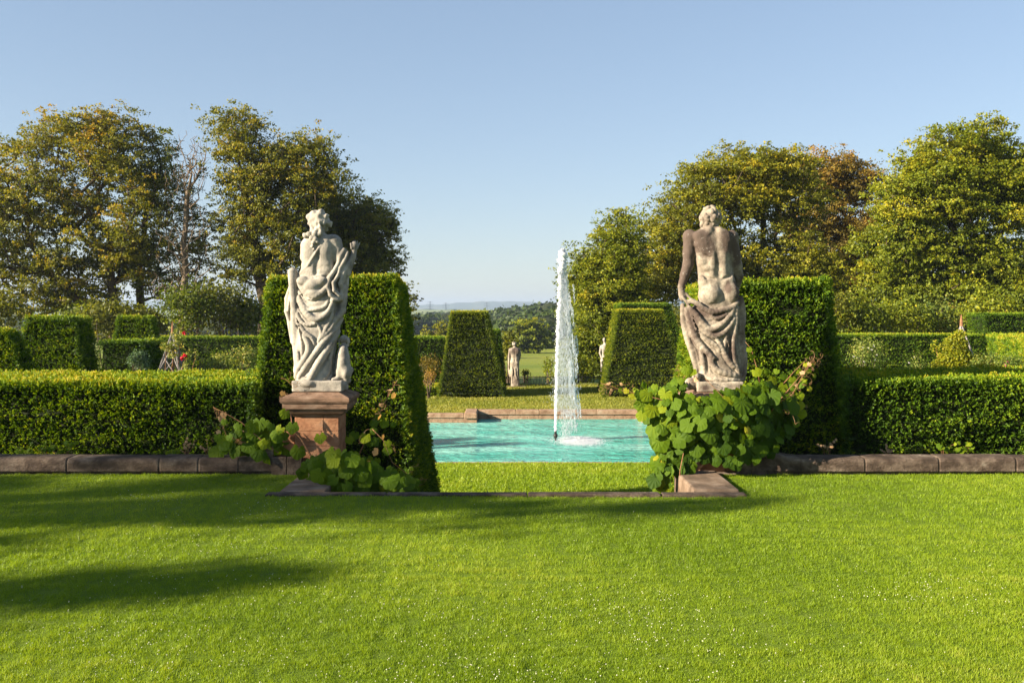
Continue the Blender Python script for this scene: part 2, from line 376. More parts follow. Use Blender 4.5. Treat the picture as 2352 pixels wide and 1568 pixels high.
# ------------------------------------------------------------------ stairs, kerb, slabs, low walls
stairs = empty('stone_steps', (0, 10, -.6), 'stone steps going down from the lawn to the pool between the two pedestals', 'steps')
mb = MB()
for k in range(7):
    y0 = KY + .01 + k * .33
    mb.box(SX0 + .01, SX1 - .01, y0, y0 + .36, -1.4 - .002 * k, -.171 * (k + 1), .012)
mb.build('tread', M['slab'], stairs)
kerb = empty('lawn_kerb', (0, KY - .08, 0), 'flat grey stone kerb strip at the lawn edge above the steps', 'kerb')
mb = MB()
for a, b in ((-2.28, -1.17), (-1.165, .14), (.15, 1.372), (1.39, 2.17)):
    mb.box(a, b, KY - .125, KY, -.35, .004 + random.uniform(-.002, .002), .012)
mb.build('kerb_stone', M['coping'], kerb)
def qbox(mb, pts, z0, z1):
    V = [(x, y, z0) for x, y in pts] + [(x, y, z1) for x, y in pts]
    mb.add(V, [(3, 2, 1, 0), (4, 5, 6, 7), (0, 1, 5, 4), (1, 2, 6, 5), (2, 3, 7, 6), (3, 0, 4, 7)])
for side, lab in ((-1, 'worn stone slab beside the steps running to the left pedestal'), (1, 'worn stone slab with lit edge below the vine-covered right pedestal')):
    e = empty('stone_slab', (side * 1.95, 9.8, 0), lab, 'stone slab', 'slabs flanking the steps')
    mb = MB()
    if side < 0: mb.box(SX0 - .40, SX0 + .03, KY + .005, WY - .005, -1.3, .012, .015)
    else: mb.box(SX1 - .02, SX1 + .41, KY + .005, WY - .005, -1.3, .03, .02)
    mb.build('slab', M['slab'], e)
def wall_profile():
    # y offset from the front plane, z : a rolled nosing over a recessed base
    return [(.04, -.9), (.04, .010), (.006, .012), (.000, .02), (.000, .112), (.002, .120), (.006, .126), (.008, .134), (.022, .148), (.045, .156), (.24, .163), (.262, .150), (.262, -1.3)]
def low_wall(side, joints, lab):
    e = empty('low_wall', (side * 4, WY, 0), lab, 'wall', 'low coping walls at the end of the lawn')
    prof = wall_profile(); mb = MB()
    for a, b in zip(joints[:-1], joints[1:]):
        V = []; zz = random.uniform(-.004, .004); g = .003
        xsq = [a + g, a + g + .012, b - g - .012, b - g]
        for k, x in enumerate(xsq):
            ins = .005 if k in (0, 3) else 0
            for (py, pz) in prof:
                V.append((x, WY + py + (ins if py < .1 else -ins), pz + (zz - ins * .8 if pz > .1 else 0)))
        n = len(prof); Fs = []
        for k in range(3):
            for j in range(n - 1):
                Fs.append((k*n+j, (k+1)*n+j, (k+1)*n+j+1, k*n+j+1))
        Fs.append(tuple(range(n))); Fs.append(tuple(range(4*n-1, 3*n-1, -1)))
        mb.add(V, Fs)
    mb.build('coping', M['coping'], e)
    # ramped end block that sweeps up to the pedestal
    mb = MB(); x_in = joints[-1] if side < 0 else joints[0]
    xe = -2.50 if side < 0 else 2.50
    n = len(prof); V = []; st = 12
    for k in range(st + 1):
        t = k / st; x = x_in + (xe - x_in) * t
        up = .17 * (1 - math.cos(t * math.pi / 2)) ** 1.0
        for (py, pz) in prof:
            V.append((x, WY + py + .02 * t * (py < .1), pz + (up if pz > 0.02 else 0) ))
    Fs = []
    for k in range(st):
        for j in range(n - 1): Fs.append((k*n+j, (k+1)*n+j, (k+1)*n+j+1, k*n+j+1))
    Fs.append(tuple(range(n))); Fs.append(tuple((st+1)*n-1-j for j in range(n)))
    mb.add(V, Fs); mb.build('ramped_stone', M['coping'], e)
    return e
jx = lambda p: (p - CX) / FPX * WY
jl = [jx(-900), jx(-640), jx(-300), jx(-90), jx(153), jx(365), jx(455), jx(548)]
low_wall(-1, jl, 'dark rolled stone coping wall left of the steps')
jr = [jx(1838), jx(1988), jx(2158), jx(2335), jx(2560), jx(2800), jx(3100), jx(3400)]
low_wall(1, jr, 'dark rolled stone coping wall right of the steps')

def pedestal(cx, side, lab):
    e = empty('pedestal', (cx, 10.72, 0), lab, 'pedestal', 'statue pedestals')
    yc = 10.72
    mb = MB()                        # shaft in coursed blocks
    hw, hd = .232, .232
    rr = random.Random(3 + side)
    courses = [(-1.3, -.6), (-.6, -.1), (-.1, .09), (.09, .27), (.27, .43), (.43, .575)]
    for i, (a, b) in enumerate(courses):
        sp = [0.0] if i % 2 else [-.06 + rr.uniform(-.03, .03)]
        cuts = [-hw] + ([.05] if i in (0, 2, 4) else [] if i != 5 else [.07]) + [hw]
        for c0, c1 in zip(cuts[:-1], cuts[1:]):
            mb.box(cx + c0 + .002, cx + c1 - .002, yc - hd + rr.uniform(0, .006), yc + hd, a + .002, b - .002, .008)
    mb.build('shaft', M['sand'], e)
    mb = MB()                        # moulded cap : stacked square rings
    prof = [(.575, .235), (.60, .255), (.615, .285), (.64, .305), (.665, .312), (.668, .335), (.69, .338), (.725, .34), (.73, .352), (.748, .362), (.775, .362), (.79, .352), (.835, .235), (.838, 0.0)]
    V = []
    for z, h in prof: V += [(cx - h, yc - h, z), (cx + h, yc - h, z), (cx + h, yc + h, z), (cx - h, yc + h, z)]
    Fs = []
    for k in range(len(prof) - 1):
        for j in range(4):
            a, b = k*4+j, k*4+(j+1) % 4; Fs.append((a, b, b+4, a+4))
    Fs.append((3, 2, 1, 0)); mb.add(V, Fs); mb.build('cap', M['cap'], e)
    mb = MB()                        # lower flanking block joining the wall, and the dark footing
    s = side
    xa, xb = sorted((cx + s * (hw + .003), cx + s * .455))
    mb.box(xa, xb, yc - .21, yc + .2, .17, .375, .02)
    mb.box(xa, xb - (0 if s < 0 else 0), yc - .225, yc + .2, .012, .166, .01)
    mb.build('flanking_block', M['sand'], e)
    mb = MB()
    mb.box(cx - .26, cx + .255, WY + .02, yc + .26, -.5, -.001, .01)
    xa, xb = sorted((cx + s * .14, cx + s * .455))
    mb.box(xa, (xa + xb) / 2 - .003, WY + .005, yc - .24, -.4, .165, .012); mb.box((xa + xb) / 2 + .003, xb, WY + .005, yc - .24, -.4, .165, .012)
    mb.build('footing', M['coping'], e)
    return e
PLX = P(737, 900, 10.72)[0]; PRX = P(1646, 900, 10.72)[0]
pedestal(PLX, -1, 'red sandstone pedestal under the pale draped woman statue')
pedestal(PRX, 1, 'red sandstone pedestal buried in vine leaves under the dark stained statue')
mb = MB(); mb.box(-45, SX0 - .5, 10.67, 10.9, -1.4, -.05); mb.box(SX1 + .5, 45, 10.67, 10.9, -1.4, -.05)
o = mb.build('retaining_wall', M['coping']); tag(o, 'stone retaining wall below the lawn behind the low coping walls', 'wall')
o = mesh('planting_bed', *grid_sheet('', -40, 40, 10.5, 12.25, 60, 6, lambda X, Y: LOW + .01 + 0 * X, None), M['soil']); o['kind'] = 'structure'

# ------------------------------------------------------------------ statues: signed distance fields meshed by surface nets
def surfnets(F, o, h):
    S = F < 0; nx, ny, nz = F.shape; cs = (nx - 1, ny - 1, nz - 1); nc = cs[0] * cs[1] * cs[2]
    acc = np.zeros((nc, 3)); cnt = np.zeros(nc); quads = []
    for ax in range(3):
        sl0 = [slice(None)] * 3; sl1 = [slice(None)] * 3; sl0[ax] = slice(0, -1); sl1[ax] = slice(1, None)
        A, B = F[tuple(sl0)], F[tuple(sl1)]; cr = S[tuple(sl0)] != S[tuple(sl1)]
        I = np.argwhere(cr)
        u, v = [(1, 2), (2, 0), (0, 1)][ax]
        ok = (I[:, u] > 0) & (I[:, v] > 0) & (I[:, u] < cs[u]) & (I[:, v] < cs[v]); I = I[ok]
        a = A[tuple(I.T)]; b = B[tuple(I.T)]; pos = I.astype(float); pos[:, ax] += a / (a - b)
        q = []
        for du, dv in ((-1, -1), (0, -1), (0, 0), (-1, 0)):
            c = I.copy(); c[:, u] += du; c[:, v] += dv
            idx = (c[:, 0] * cs[1] + c[:, 1]) * cs[2] + c[:, 2]
            np.add.at(acc, idx, pos); np.add.at(cnt, idx, 1); q.append(idx)
        q = np.stack(q, 1); fl = S[tuple(sl0)][tuple(I.T)]
        q[~fl] = q[~fl][:, ::-1]; quads.append(q)
    Q = np.concatenate(quads); used = np.unique(Q); mp = np.zeros(nc, np.int64); mp[used] = np.arange(len(used))
    V = acc[used] / cnt[used][:, None] * h + o
    return V, mp[Q]
class Sculpt:
    """all input in pixels of a close-up; u right, v down, d towards the camera"""
    def __init__(s, u0, v0, sc, base, box, h):
        s.u0, s.v0, s.sc, s.base = u0, v0, sc, np.array(base, float)
        (ua, ub), (va, vb), (da, db) = box
        lo = np.array([(ua - u0) * sc, -db * sc, (v0 - vb) * sc]); hi = np.array([(ub - u0) * sc, -da * sc, (v0 - va) * sc])
        n = np.ceil((hi - lo) / h).astype(int) + 1
        s.lo, s.h = lo, h; s.ax = [lo[i] + np.arange(n[i]) * h for i in range(3)]; s.F = np.full(n, .3, np.float32)
    def p(s, u, v, d): return np.array([(u - s.u0) * s.sc, -d * s.sc, (s.v0 - v) * s.sc])
    def block(s, lo, hi):
        sl = []
        for i in range(3):
            a = int(np.searchsorted(s.ax[i], lo[i])); b = int(np.searchsorted(s.ax[i], hi[i])); sl.append(slice(max(0, a - 1), max(a, b) + 1))
        X, Y, Z = np.meshgrid(s.ax[0][sl[0]], s.ax[1][sl[1]], s.ax[2][sl[2]], indexing='ij')
        return tuple(sl), X, Y, Z
    def merge(s, sl, D, k, sub=False):
        A = s.F[sl]
        if sub:
            hh = np.maximum(k - np.abs(A + D), 0) / k; s.F[sl] = np.maximum(A, -D) + hh * hh * k * .25
        else:
            hh = np.maximum(k - np.abs(A - D), 0) / k; s.F[sl] = np.minimum(A, D) - hh * hh * k * .25
    def cone(s, a, b, r0, r1, k=14, sub=False):
        a, b = s.p(*a), s.p(*b); r0, r1, k = r0 * s.sc, r1 * s.sc, k * s.sc
        pad = max(r0, r1) + max(k, .03)
        sl, X, Y, Z = s.block(np.minimum(a, b) - pad, np.maximum(a, b) + pad)
        if X.size == 0: return
        ab = b - a; t = ((X - a[0]) * ab[0] + (Y - a[1]) * ab[1] + (Z - a[2]) * ab[2]) / (ab @ ab + 1e-12); t = np.clip(t, 0, 1)
        D = np.sqrt((X - a[0] - t * ab[0]) ** 2 + (Y - a[1] - t * ab[1]) ** 2 + (Z - a[2] - t * ab[2]) ** 2) - (r0 + (r1 - r0) * t)
        s.merge(sl, D, k, sub)
    def ell(s, c, r, k=14, sub=False, rot=0):
        c = s.p(*c); r = np.array([r[0], r[2], r[1]], float) * s.sc; k = k * s.sc
        pad = max(r) + max(k, .03); sl, X, Y, Z = s.block(c - pad, c + pad)
        if X.size == 0: return
        x, y, z = X - c[0], Y - c[1], Z - c[2]
        if rot:
            ca, sa = math.cos(R(rot)), math.sin(R(rot)); x, z = x * ca + z * sa, -x * sa + z * ca
        q = np.sqrt((x / r[0]) ** 2 + (y / r[1]) ** 2 + (z / r[2]) ** 2); D = (q - 1) * r.min() * np.where(q < 1, 1, 1.0)
        s.merge(sl, D, k, sub)
    def column(s, secs, k=14, pw=2.0):
        """secs: v, uL, uR, depth half, depth centre"""
        secs = np.array(secs, float); v = secs[:, 0]
        lo = s.p(secs[:, 1].min(), v.max(), (secs[:, 3] + secs[:, 4]).max()); hi = s.p(secs[:, 2].max(), v.min(), -(secs[:, 3] - secs[:, 4]).max())
        sl, X, Y, Z = s.block(lo - .04, hi + .04); vv = s.v0 - Z / s.sc
        f = lambda c: np.interp(vv, v, c)
        a = f((secs[:, 2] - secs[:, 1]) / 2) * s.sc; uc = (f((secs[:, 2] + secs[:, 1]) / 2) - s.u0) * s.sc; b = f(secs[:, 3]) * s.sc; yc = -f(secs[:, 4]) * s.sc
        q = ((np.abs(X - uc) / a) ** pw + (np.abs(Y - yc) / b) ** pw) ** (1 / pw); D = (q - 1) * np.minimum(a, b)
        D = np.maximum(D, np.maximum((vv - v.max()), (v.min() - vv)) * s.sc)
        s.merge(sl, D, k * s.sc); s.secs = secs
    def surf(s, u, v, secs):
        secs = np.array(secs, float); f = lambda c: np.interp(v, secs[:, 0], c)
        a = f((secs[:, 2] - secs[:, 1]) / 2); uc = f((secs[:, 2] + secs[:, 1]) / 2)
        return f(secs[:, 4]) + f(secs[:, 3]) * math.sqrt(max(0.02, 1 - min(1, ((u - uc) / a) ** 2)))
    def fold(s, pts, r, secs, off=-.25, k=6, sub=False, sm=3, crease=True):
        if not sub: off -= .12
        """a ridge or groove following the surface of a column; Catmull-like resampling"""
        pts = np.array(pts, float); t = np.arange(len(pts)); tt = np.linspace(0, len(pts) - 1, (len(pts) - 1) * sm + 1)
        P2 = []
        for x in tt:
            i = min(int(x), len(pts) - 2); fr = x - i
            p0, p1, p2, p3 = pts[max(i-1, 0)], pts[i], pts[i+1], pts[min(i+2, len(pts)-1)]
            P2.append(.5 * ((2*p1) + (-p0+p2)*fr + (2*p0-5*p1+4*p2-p3)*fr**2 + (-p0+3*p1-3*p2+p3)*fr**3))
        rr = [r * (.55 + .45 * math.sin(math.pi * (.12 + .76 * i / (len(P2) - 1)))) for i in range(len(P2))]
        for i in range(len(P2) - 1):
            (ua, va), (ub, vb) = P2[i], P2[i+1]
            da = s.surf(ua, va, secs) + off * rr[i]; db = s.surf(ub, vb, secs) + off * rr[i+1]
            s.cone((ua, va, da), (ub, vb, db), rr[i], rr[i+1], k, sub)
        if not sub and crease and r > 11:       # the cloth is undercut on the lower side of each fold
            for i in range(1, len(P2) - 2):
                (ua, va), (ub, vb) = P2[i], P2[i+1]; n = np.array([-(vb - va), ub - ua]); n = n / (np.linalg.norm(n) + 1e-6)
                if (abs(n[1]) > .45 and n[1] < 0) or (abs(n[1]) <= .45 and n[0] < 0): n = -n
                q = rr[i] * 1.28; ua, va, ub, vb = ua + n[0] * q, va + n[1] * q, ub + n[0] * q, vb + n[1] * q
                s.cone((ua, va, s.surf(ua, va, secs) + rr[i] * .22), (ub, vb, s.surf(ub, vb, secs) + rr[i] * .22), rr[i] * .42, rr[i] * .42, 4, True)
    def slab(s, u0, u1, v0, v1, d0, d1, rnd=8, k=6):
        a = s.p(u0, v1, d1); b = s.p(u1, v0, d0); c = (a + b) / 2; hs = (b - a) / 2 - rnd * s.sc
        sl, X, Y, Z = s.block(a - .03, b + .03)
        qx, qy, qz = np.abs(X - c[0]) - hs[0], np.abs(Y - c[1]) - hs[1], np.abs(Z - c[2]) - hs[2]
        D = np.sqrt(np.maximum(qx, 0) ** 2 + np.maximum(qy, 0) ** 2 + np.maximum(qz, 0) ** 2) + np.minimum(np.maximum(qx, np.maximum(qy, qz)), 0) - rnd * s.sc
        s.merge(sl, D, k * s.sc)
    def rough(s, amp, freq, seed=1, fn=None):
        X, Y, Z = np.meshgrid(*s.ax, indexing='ij'); near = np.abs(s.F) < .02
        p = np.stack([X[near], Y[near], Z[near]], -1); a = amp * noise3(p, freq, seed, 14)
        if fn is not None: a = a * fn(p)
        s.F[near] += a
    def build(s, name, mat, parent, stains=(), base_stain=0.0):
        V, Q = surfnets(s.F, s.lo, s.h)
        for _ in range(1):
            A = np.zeros_like(V); c = np.zeros(len(V))
            for k in range(4):
                np.add.at(A, Q[:, k], V[Q[:, (k+1) % 4]]); np.add.at(c, Q[:, k], 1)
            V = V * .6 + A / c[:, None] * .4
        st = np.full(len(V), float(base_stain))
        for (u, v, ru, rv, am) in stains:
            uu = V[:, 0] / s.sc + s.u0; vv = s.v0 - V[:, 2] / s.sc
            q = ((uu - u) / ru) ** 2 + ((vv - v) / rv) ** 2; st += am * np.exp(-q * 1.2)
        return mesh(name, V + s.base, Q, mat, parent, smooth=True, attr={'stain': st})
SC = 10.7 / FPX / 3.335
HGR = 0.0062

def statue_woman():
    sx = P(602 + 465 / 3.335, 0, 10.7)[0]; zb = .838
    e = empty('statue', (sx, 10.7, zb), 'pale stone statue of a draped woman seen from behind with a sitting dog', 'statue')
    S = Sculpt(465, 1492, SC, (sx, 10.7, zb), ((150, 790), (90, 1500), (-170, 200)), HGR)
    # legs and skirt as one column
    skirt = [(590, 292, 552, 72, 5), (650, 280, 575, 88, 5), (720, 268, 600, 96, 5), (800, 262, 618, 98, 0), (900, 232, 612, 100, 0), (1000, 226, 600, 98, 0), (1100, 232, 580, 98, 5), (1200, 240, 565, 98, 10), (1300, 250, 556, 104, 12), (1415, 262, 560, 112, 15)]
    S.column(skirt, k=30, pw=2.3)
    # torso
    S.ell((428, 430, 5), (122, 120, 78), 20); S.ell((432, 545, 5), (116, 100, 70), 40)
    S.cone((372, 372, 8), (545, 352, 5), 60, 54, 30)
    S.ell((372, 430, 58), (50, 80, 30), 25); S.ell((490, 425, 58), (48, 85, 30), 25)
    S.ell((375, 560, 45), (60, 60, 32), 30); S.ell((500, 555, 45), (48, 60, 32), 30)
    for a, b in (((432, 400), (436, 480)), ((436, 480), (428, 600))): S.cone((*a, 92), (*b, 84), 12, 10, 22, sub=True)
    S.cone((430, 335, 5), (428, 240, 5), 52, 46, 30)
    # head turned slightly to the right, with face towards the pool
    S.ell((428, 196, 2), (68, 78, 76), 12); S.ell((455, 205, -20), (58, 64, 60), 14)
    S.cone((470, 215, -70), (474, 235, -84), 10, 13, 12); S.ell((462, 262, -52), (26, 16, 22), 14); S.cone((440, 196, -76), (500, 196, -70), 9, 9, 10)
    S.ell((515, 212, -5), (20, 20, 26), 10)
    for (u, v, d, r) in ((376, 175, 40, 28), (400, 150, 40, 34), (445, 145, 42, 36), (485, 165, 36, 30), (378, 215, 42, 24), (470, 212, 58, 26), (398, 236, 50, 20), (438, 232, 58, 24), (518, 222, 10, 18)):
        S.ell((u, v, d - 3), (r * 1.05, r * 1.0, r * .75), 16)
    for (u, v, d, r) in ((400, 275, 62, 24), (440, 268, 66, 22), (375, 300, 66, 24), (345, 312, 60, 22), (333, 300, 55, 12), (420, 300, 84, 24), (450, 305, 80, 20), (398, 330, 90, 20), (425, 340, 92, 20), (410, 368, 94, 16), (440, 362, 90, 13), (404, 395, 92, 12), (415, 415, 92, 8)):
        S.ell((u, v, d), (r, r, r * .8), 5)
    S.cone((455, 215, 78), (466, 300, 80), 10, 14, 6)
    for g in ([(385, 130, 62), (372, 165, 70), (362, 205, 60)], [(425, 118, 66), (412, 160, 84), (388, 215, 78)], [(460, 125, 66), (452, 165, 86), (430, 210, 86)], [(490, 145, 56), (492, 180, 68), (476, 215, 76)]):
        for a, b in zip(g[:-1], g[1:]): S.cone(a, b, 6, 6, 6, sub=True)
    # strap
    for a, b in (((478, 362, 72), (430, 440, 88)), ((430, 440, 88), (370, 535, 80)), ((370, 535, 80), (305, 600, 52))): S.cone(a, b, 9, 10, 7)
    # left upper arm lies forward, only its back shows; right arm out and up
    S.cone((338, 385, 0), (318, 470, -50), 40, 36, 20); S.cone((318, 470, -50), (330, 560, -110), 34, 26, 14)
    S.cone((562, 362, 5), (592, 470, 12), 50, 44, 20); S.cone((592, 470, 12), (640, 590, 10), 42, 36, 16)
    S.cone((645, 590, 8), (695, 470, 0), 36, 25, 14); S.cone((695, 470, 0), (708, 405, -5), 23, 19, 10)
    S.cone((628, 465, -4), (600, 640, 8), 34, 42, 16); S.cone((660, 500, -8), (628, 640, -5), 24, 26, 14); S.ell((706, 384, -2), (27, 32, 24), 8)
    for k, (uu, vv) in enumerate(((692, 352), (706, 346), (720, 350), (732, 362))): S.cone((698 + k * 9, 402, 2 - k * 7), (uu + k * 3, vv, -10 - k * 9), 9, 6, 4)
    S.cone((690, 405, 12), (684, 372, 16), 11, 9, 6)
    # staff and drapery on the left
    S.cone((242, 592, 40), (262, 890, 48), 37, 30, 5); S.ell((240, 580, 40), (36, 14, 36), 4)
    S.cone((262, 895, 46), (262, 1120, 50), 34, 28, 12); S.cone((252, 1120, 50), (286, 1210, 60), 14, 16, 10)
    for a, b, r0, r1 in (((218, 700, 0), (196, 790, 5), 16, 22), ((196, 790, 5), (190, 885, 10), 22, 16), ((190, 885, 10), (214, 975, 15), 18, 14), ((214, 975, 15), (236, 1120, 15), 18, 16), ((222, 760, 30), (208, 880, 30), 10, 12)):
        S.cone(a, b, r0, r1, 8)
    S.ell((262, 1335, 20), (18, 40, 26), 8)
    F = lambda pts, r, **kw: S.fold(pts, r, skirt, **kw)
    # bunched cloth at the hips
    F([(290, 610), (300, 670), (350, 738), (415, 770), (480, 742), (515, 690), (530, 610)], 26, off=.1)
    S.ell((330, 655, 88), (48, 34, 34), 14); S.ell((400, 690, 100), (60, 48, 34), 14); S.ell((465, 660, 98), (52, 34, 28), 14, rot=15); S.ell((415, 745, 104), (48, 26, 26), 12)
    F([(290, 605), (360, 640), (430, 632), (540, 592)], 14, off=0)
    F([(272, 700), (300, 745), (350, 790), (420, 800)], 13, off=0)
    F([(275, 760), (305, 820), (345, 880), (400, 935), (450, 945), (510, 905), (545, 840), (568, 780)], 24, off=.15)
    F([(290, 770), (325, 835), (352, 862)], 18, off=.3); F([(350, 850), (380, 875), (440, 870), (500, 850), (520, 810)], 15, off=.1)
    F([(275, 890), (310, 955), (370, 990), (440, 975)], 17, off=.1)
    F([(272, 915), (300, 985), (350, 1050), (400, 1085), (420, 1135)], 17, off=.15)
    F([(335, 1070), (372, 1130), (378, 1190), (345, 1255), (300, 1320), (275, 1385)], 26, off=.15)
    F([(610, 945), (560, 1035), (490, 1120), (430, 1200), (370, 1290), (305, 1385)], 25, off=.2)
    F([(585, 1040), (540, 1130), (480, 1230), (420, 1340), (375, 1435)], 30, off=.2)
    F([(560, 815), (548, 920), (500, 1030), (450, 1120)], 17, off=.1); F([(625, 850), (575, 950), (530, 1030), (478, 1090)], 20, off=.15)
    F([(598, 880), (560, 950)], 14); F([(555, 1140), (535, 1230), (528, 1330), (495, 1395)], 17, off=.15); F([(600, 1170), (575, 1280), (575, 1390)], 14, off=.1)
    F([(305, 1000), (318, 1100), (330, 1180), (318, 1260)], 13, off=.1); F([(285, 1180), (300, 1250), (290, 1340)], 15, off=.2)
    F([(440, 980), (470, 1040), (455, 1120)], 10, off=.1)
    # cloth falling from the right arm
    for pts, r in (([(632, 418, 28), (608, 470, 48), (592, 530, 56), (560, 590, 74), (532, 640, 90), (518, 700, 98), (540, 762, 96), (590, 800, 80)], 17),
                   ([(662, 440, 28), (640, 500, 50), (606, 560, 60), (592, 620, 74), (562, 670, 92), (570, 730, 96), (606, 768, 80)], 14), ([(690, 470, 10), (668, 540, 34), (640, 600, 44), (634, 660, 50)], 13), ([(648, 425, 20), (622, 470, 40), (618, 540, 52), (600, 580, 62)], 10),
                   ([(665, 520, 20), (630, 600, 45), (612, 680, 60), (625, 720, 45), (612, 790, 60), (560, 800, 85)], 22),
                   ([(620, 700, 30), (632, 780, 30), (622, 880, 30), (590, 930, 50)], 26), ([(650, 560, 0), (640, 680, 0), (628, 800, 0)], 24)):
        for a, b in zip(pts[:-1], pts[1:]): S.cone(a, b, r, r * .95, 7)
    # deep undercuts
    for pts, r in (([(318, 765), (360, 808), (410, 815), (470, 790)], 13), ([(400, 955), (450, 965), (510, 930), (545, 870)], 9), ([(300, 900), (340, 965), (385, 1020)], 8),
                   ([(288, 940), (318, 1040), (345, 1120)], 12), ([(450, 1180), (395, 1260), (335, 1350)], 10), ([(530, 1180), (470, 1280), (420, 1370)], 10), ([(570, 815), (590, 850), (575, 900)], 15), ([(556, 1010), (505, 1090)], 9)):
        F(pts, r * .9, off=.38, k=5, sub=True)
    S.rough(.0009, 16, 2)
    hz = (1492 - 300) * SC; S.rough(.006, 11, 4, lambda p: np.clip((p[:, 2] - hz) / .04, 0, 1))
    stn = [(560, 330, 60, 30, .45), (620, 430, 22, 60, .4), (685, 420, 30, 50, .35), (250, 740, 16, 120, .35), (500, 760, 60, 30, .25), (590, 860, 26, 60, .5), (690, 540, 26, 60, .3), (440, 920, 60, 16, .25), (370, 210, 40, 30, .25), (420, 640, 60, 30, .15), (480, 1000, 60, 120, .15), (700, 380, 30, 40, .3), (240, 620, 20, 60, .25)]
    S.build('figure', M['statue1'], e, stn, -.02)
    D = Sculpt(465, 1492, SC, (sx, 10.7, zb), ((520, 740), (1030, 1440), (-130, 200)), .006)
    D.ell((632, 1290, 50), (52, 108, 62), 12); D.ell((655, 1345, 62), (42, 62, 56), 14); D.ell((604, 1350, 52), (34, 66, 50), 14); D.ell((628, 1205, 40), (40, 62, 46), 20)
    D.cone((630, 1190, 36), (630, 1140, 18), 31, 22, 10); D.ell((628, 1100, 8), (34, 32, 46), 6); D.ell((622, 1120, -40), (20, 18, 34), 12)
    D.ell((663, 1116, 14), (11, 32, 20), 4); D.ell((594, 1114, 14), (10, 28, 20), 4); D.cone((600, 1380, -20), (604, 1240, -10), 17, 20, 10); D.cone((655, 1380, -20), (650, 1240, -10), 17, 20, 10)
    D.cone((660, 1400, 70), (688, 1330, 60), 20, 22, 10); D.cone((590, 1395, 85), (560, 1402, 95), 16, 12, 10)
    D.cone((594, 1150, 22), (662, 1150, 22), 8, 8, 5); D.fold
    D.rough(.001, 16, 5); D.build('dog', M['statue1'], e, [(630, 1110, 40, 40, .35), (640, 1200, 30, 60, .4), (640, 1300, 30, 50, .3)], -.05)
    Pn = Sculpt(465, 1492, SC, (sx, 10.7, zb), ((230, 720), (1370, 1500), (-170, 190)), .008)
    Pn.slab(258, 640, 1408, 1492, -140, 145, 12); Pn.cone((600, 1440, 60), (672, 1412, 60), 26, 22, 12); Pn.cone((560, 1450, 100), (640, 1440, 90), 30, 24, 12); Pn.ell((375, 1430, 135), (60, 30, 30), 10)
    Pn.rough(.003, 8, 6); Pn.build('plinth', M['statue1'], e, [(560, 1470, 80, 20, .3)], -.1)

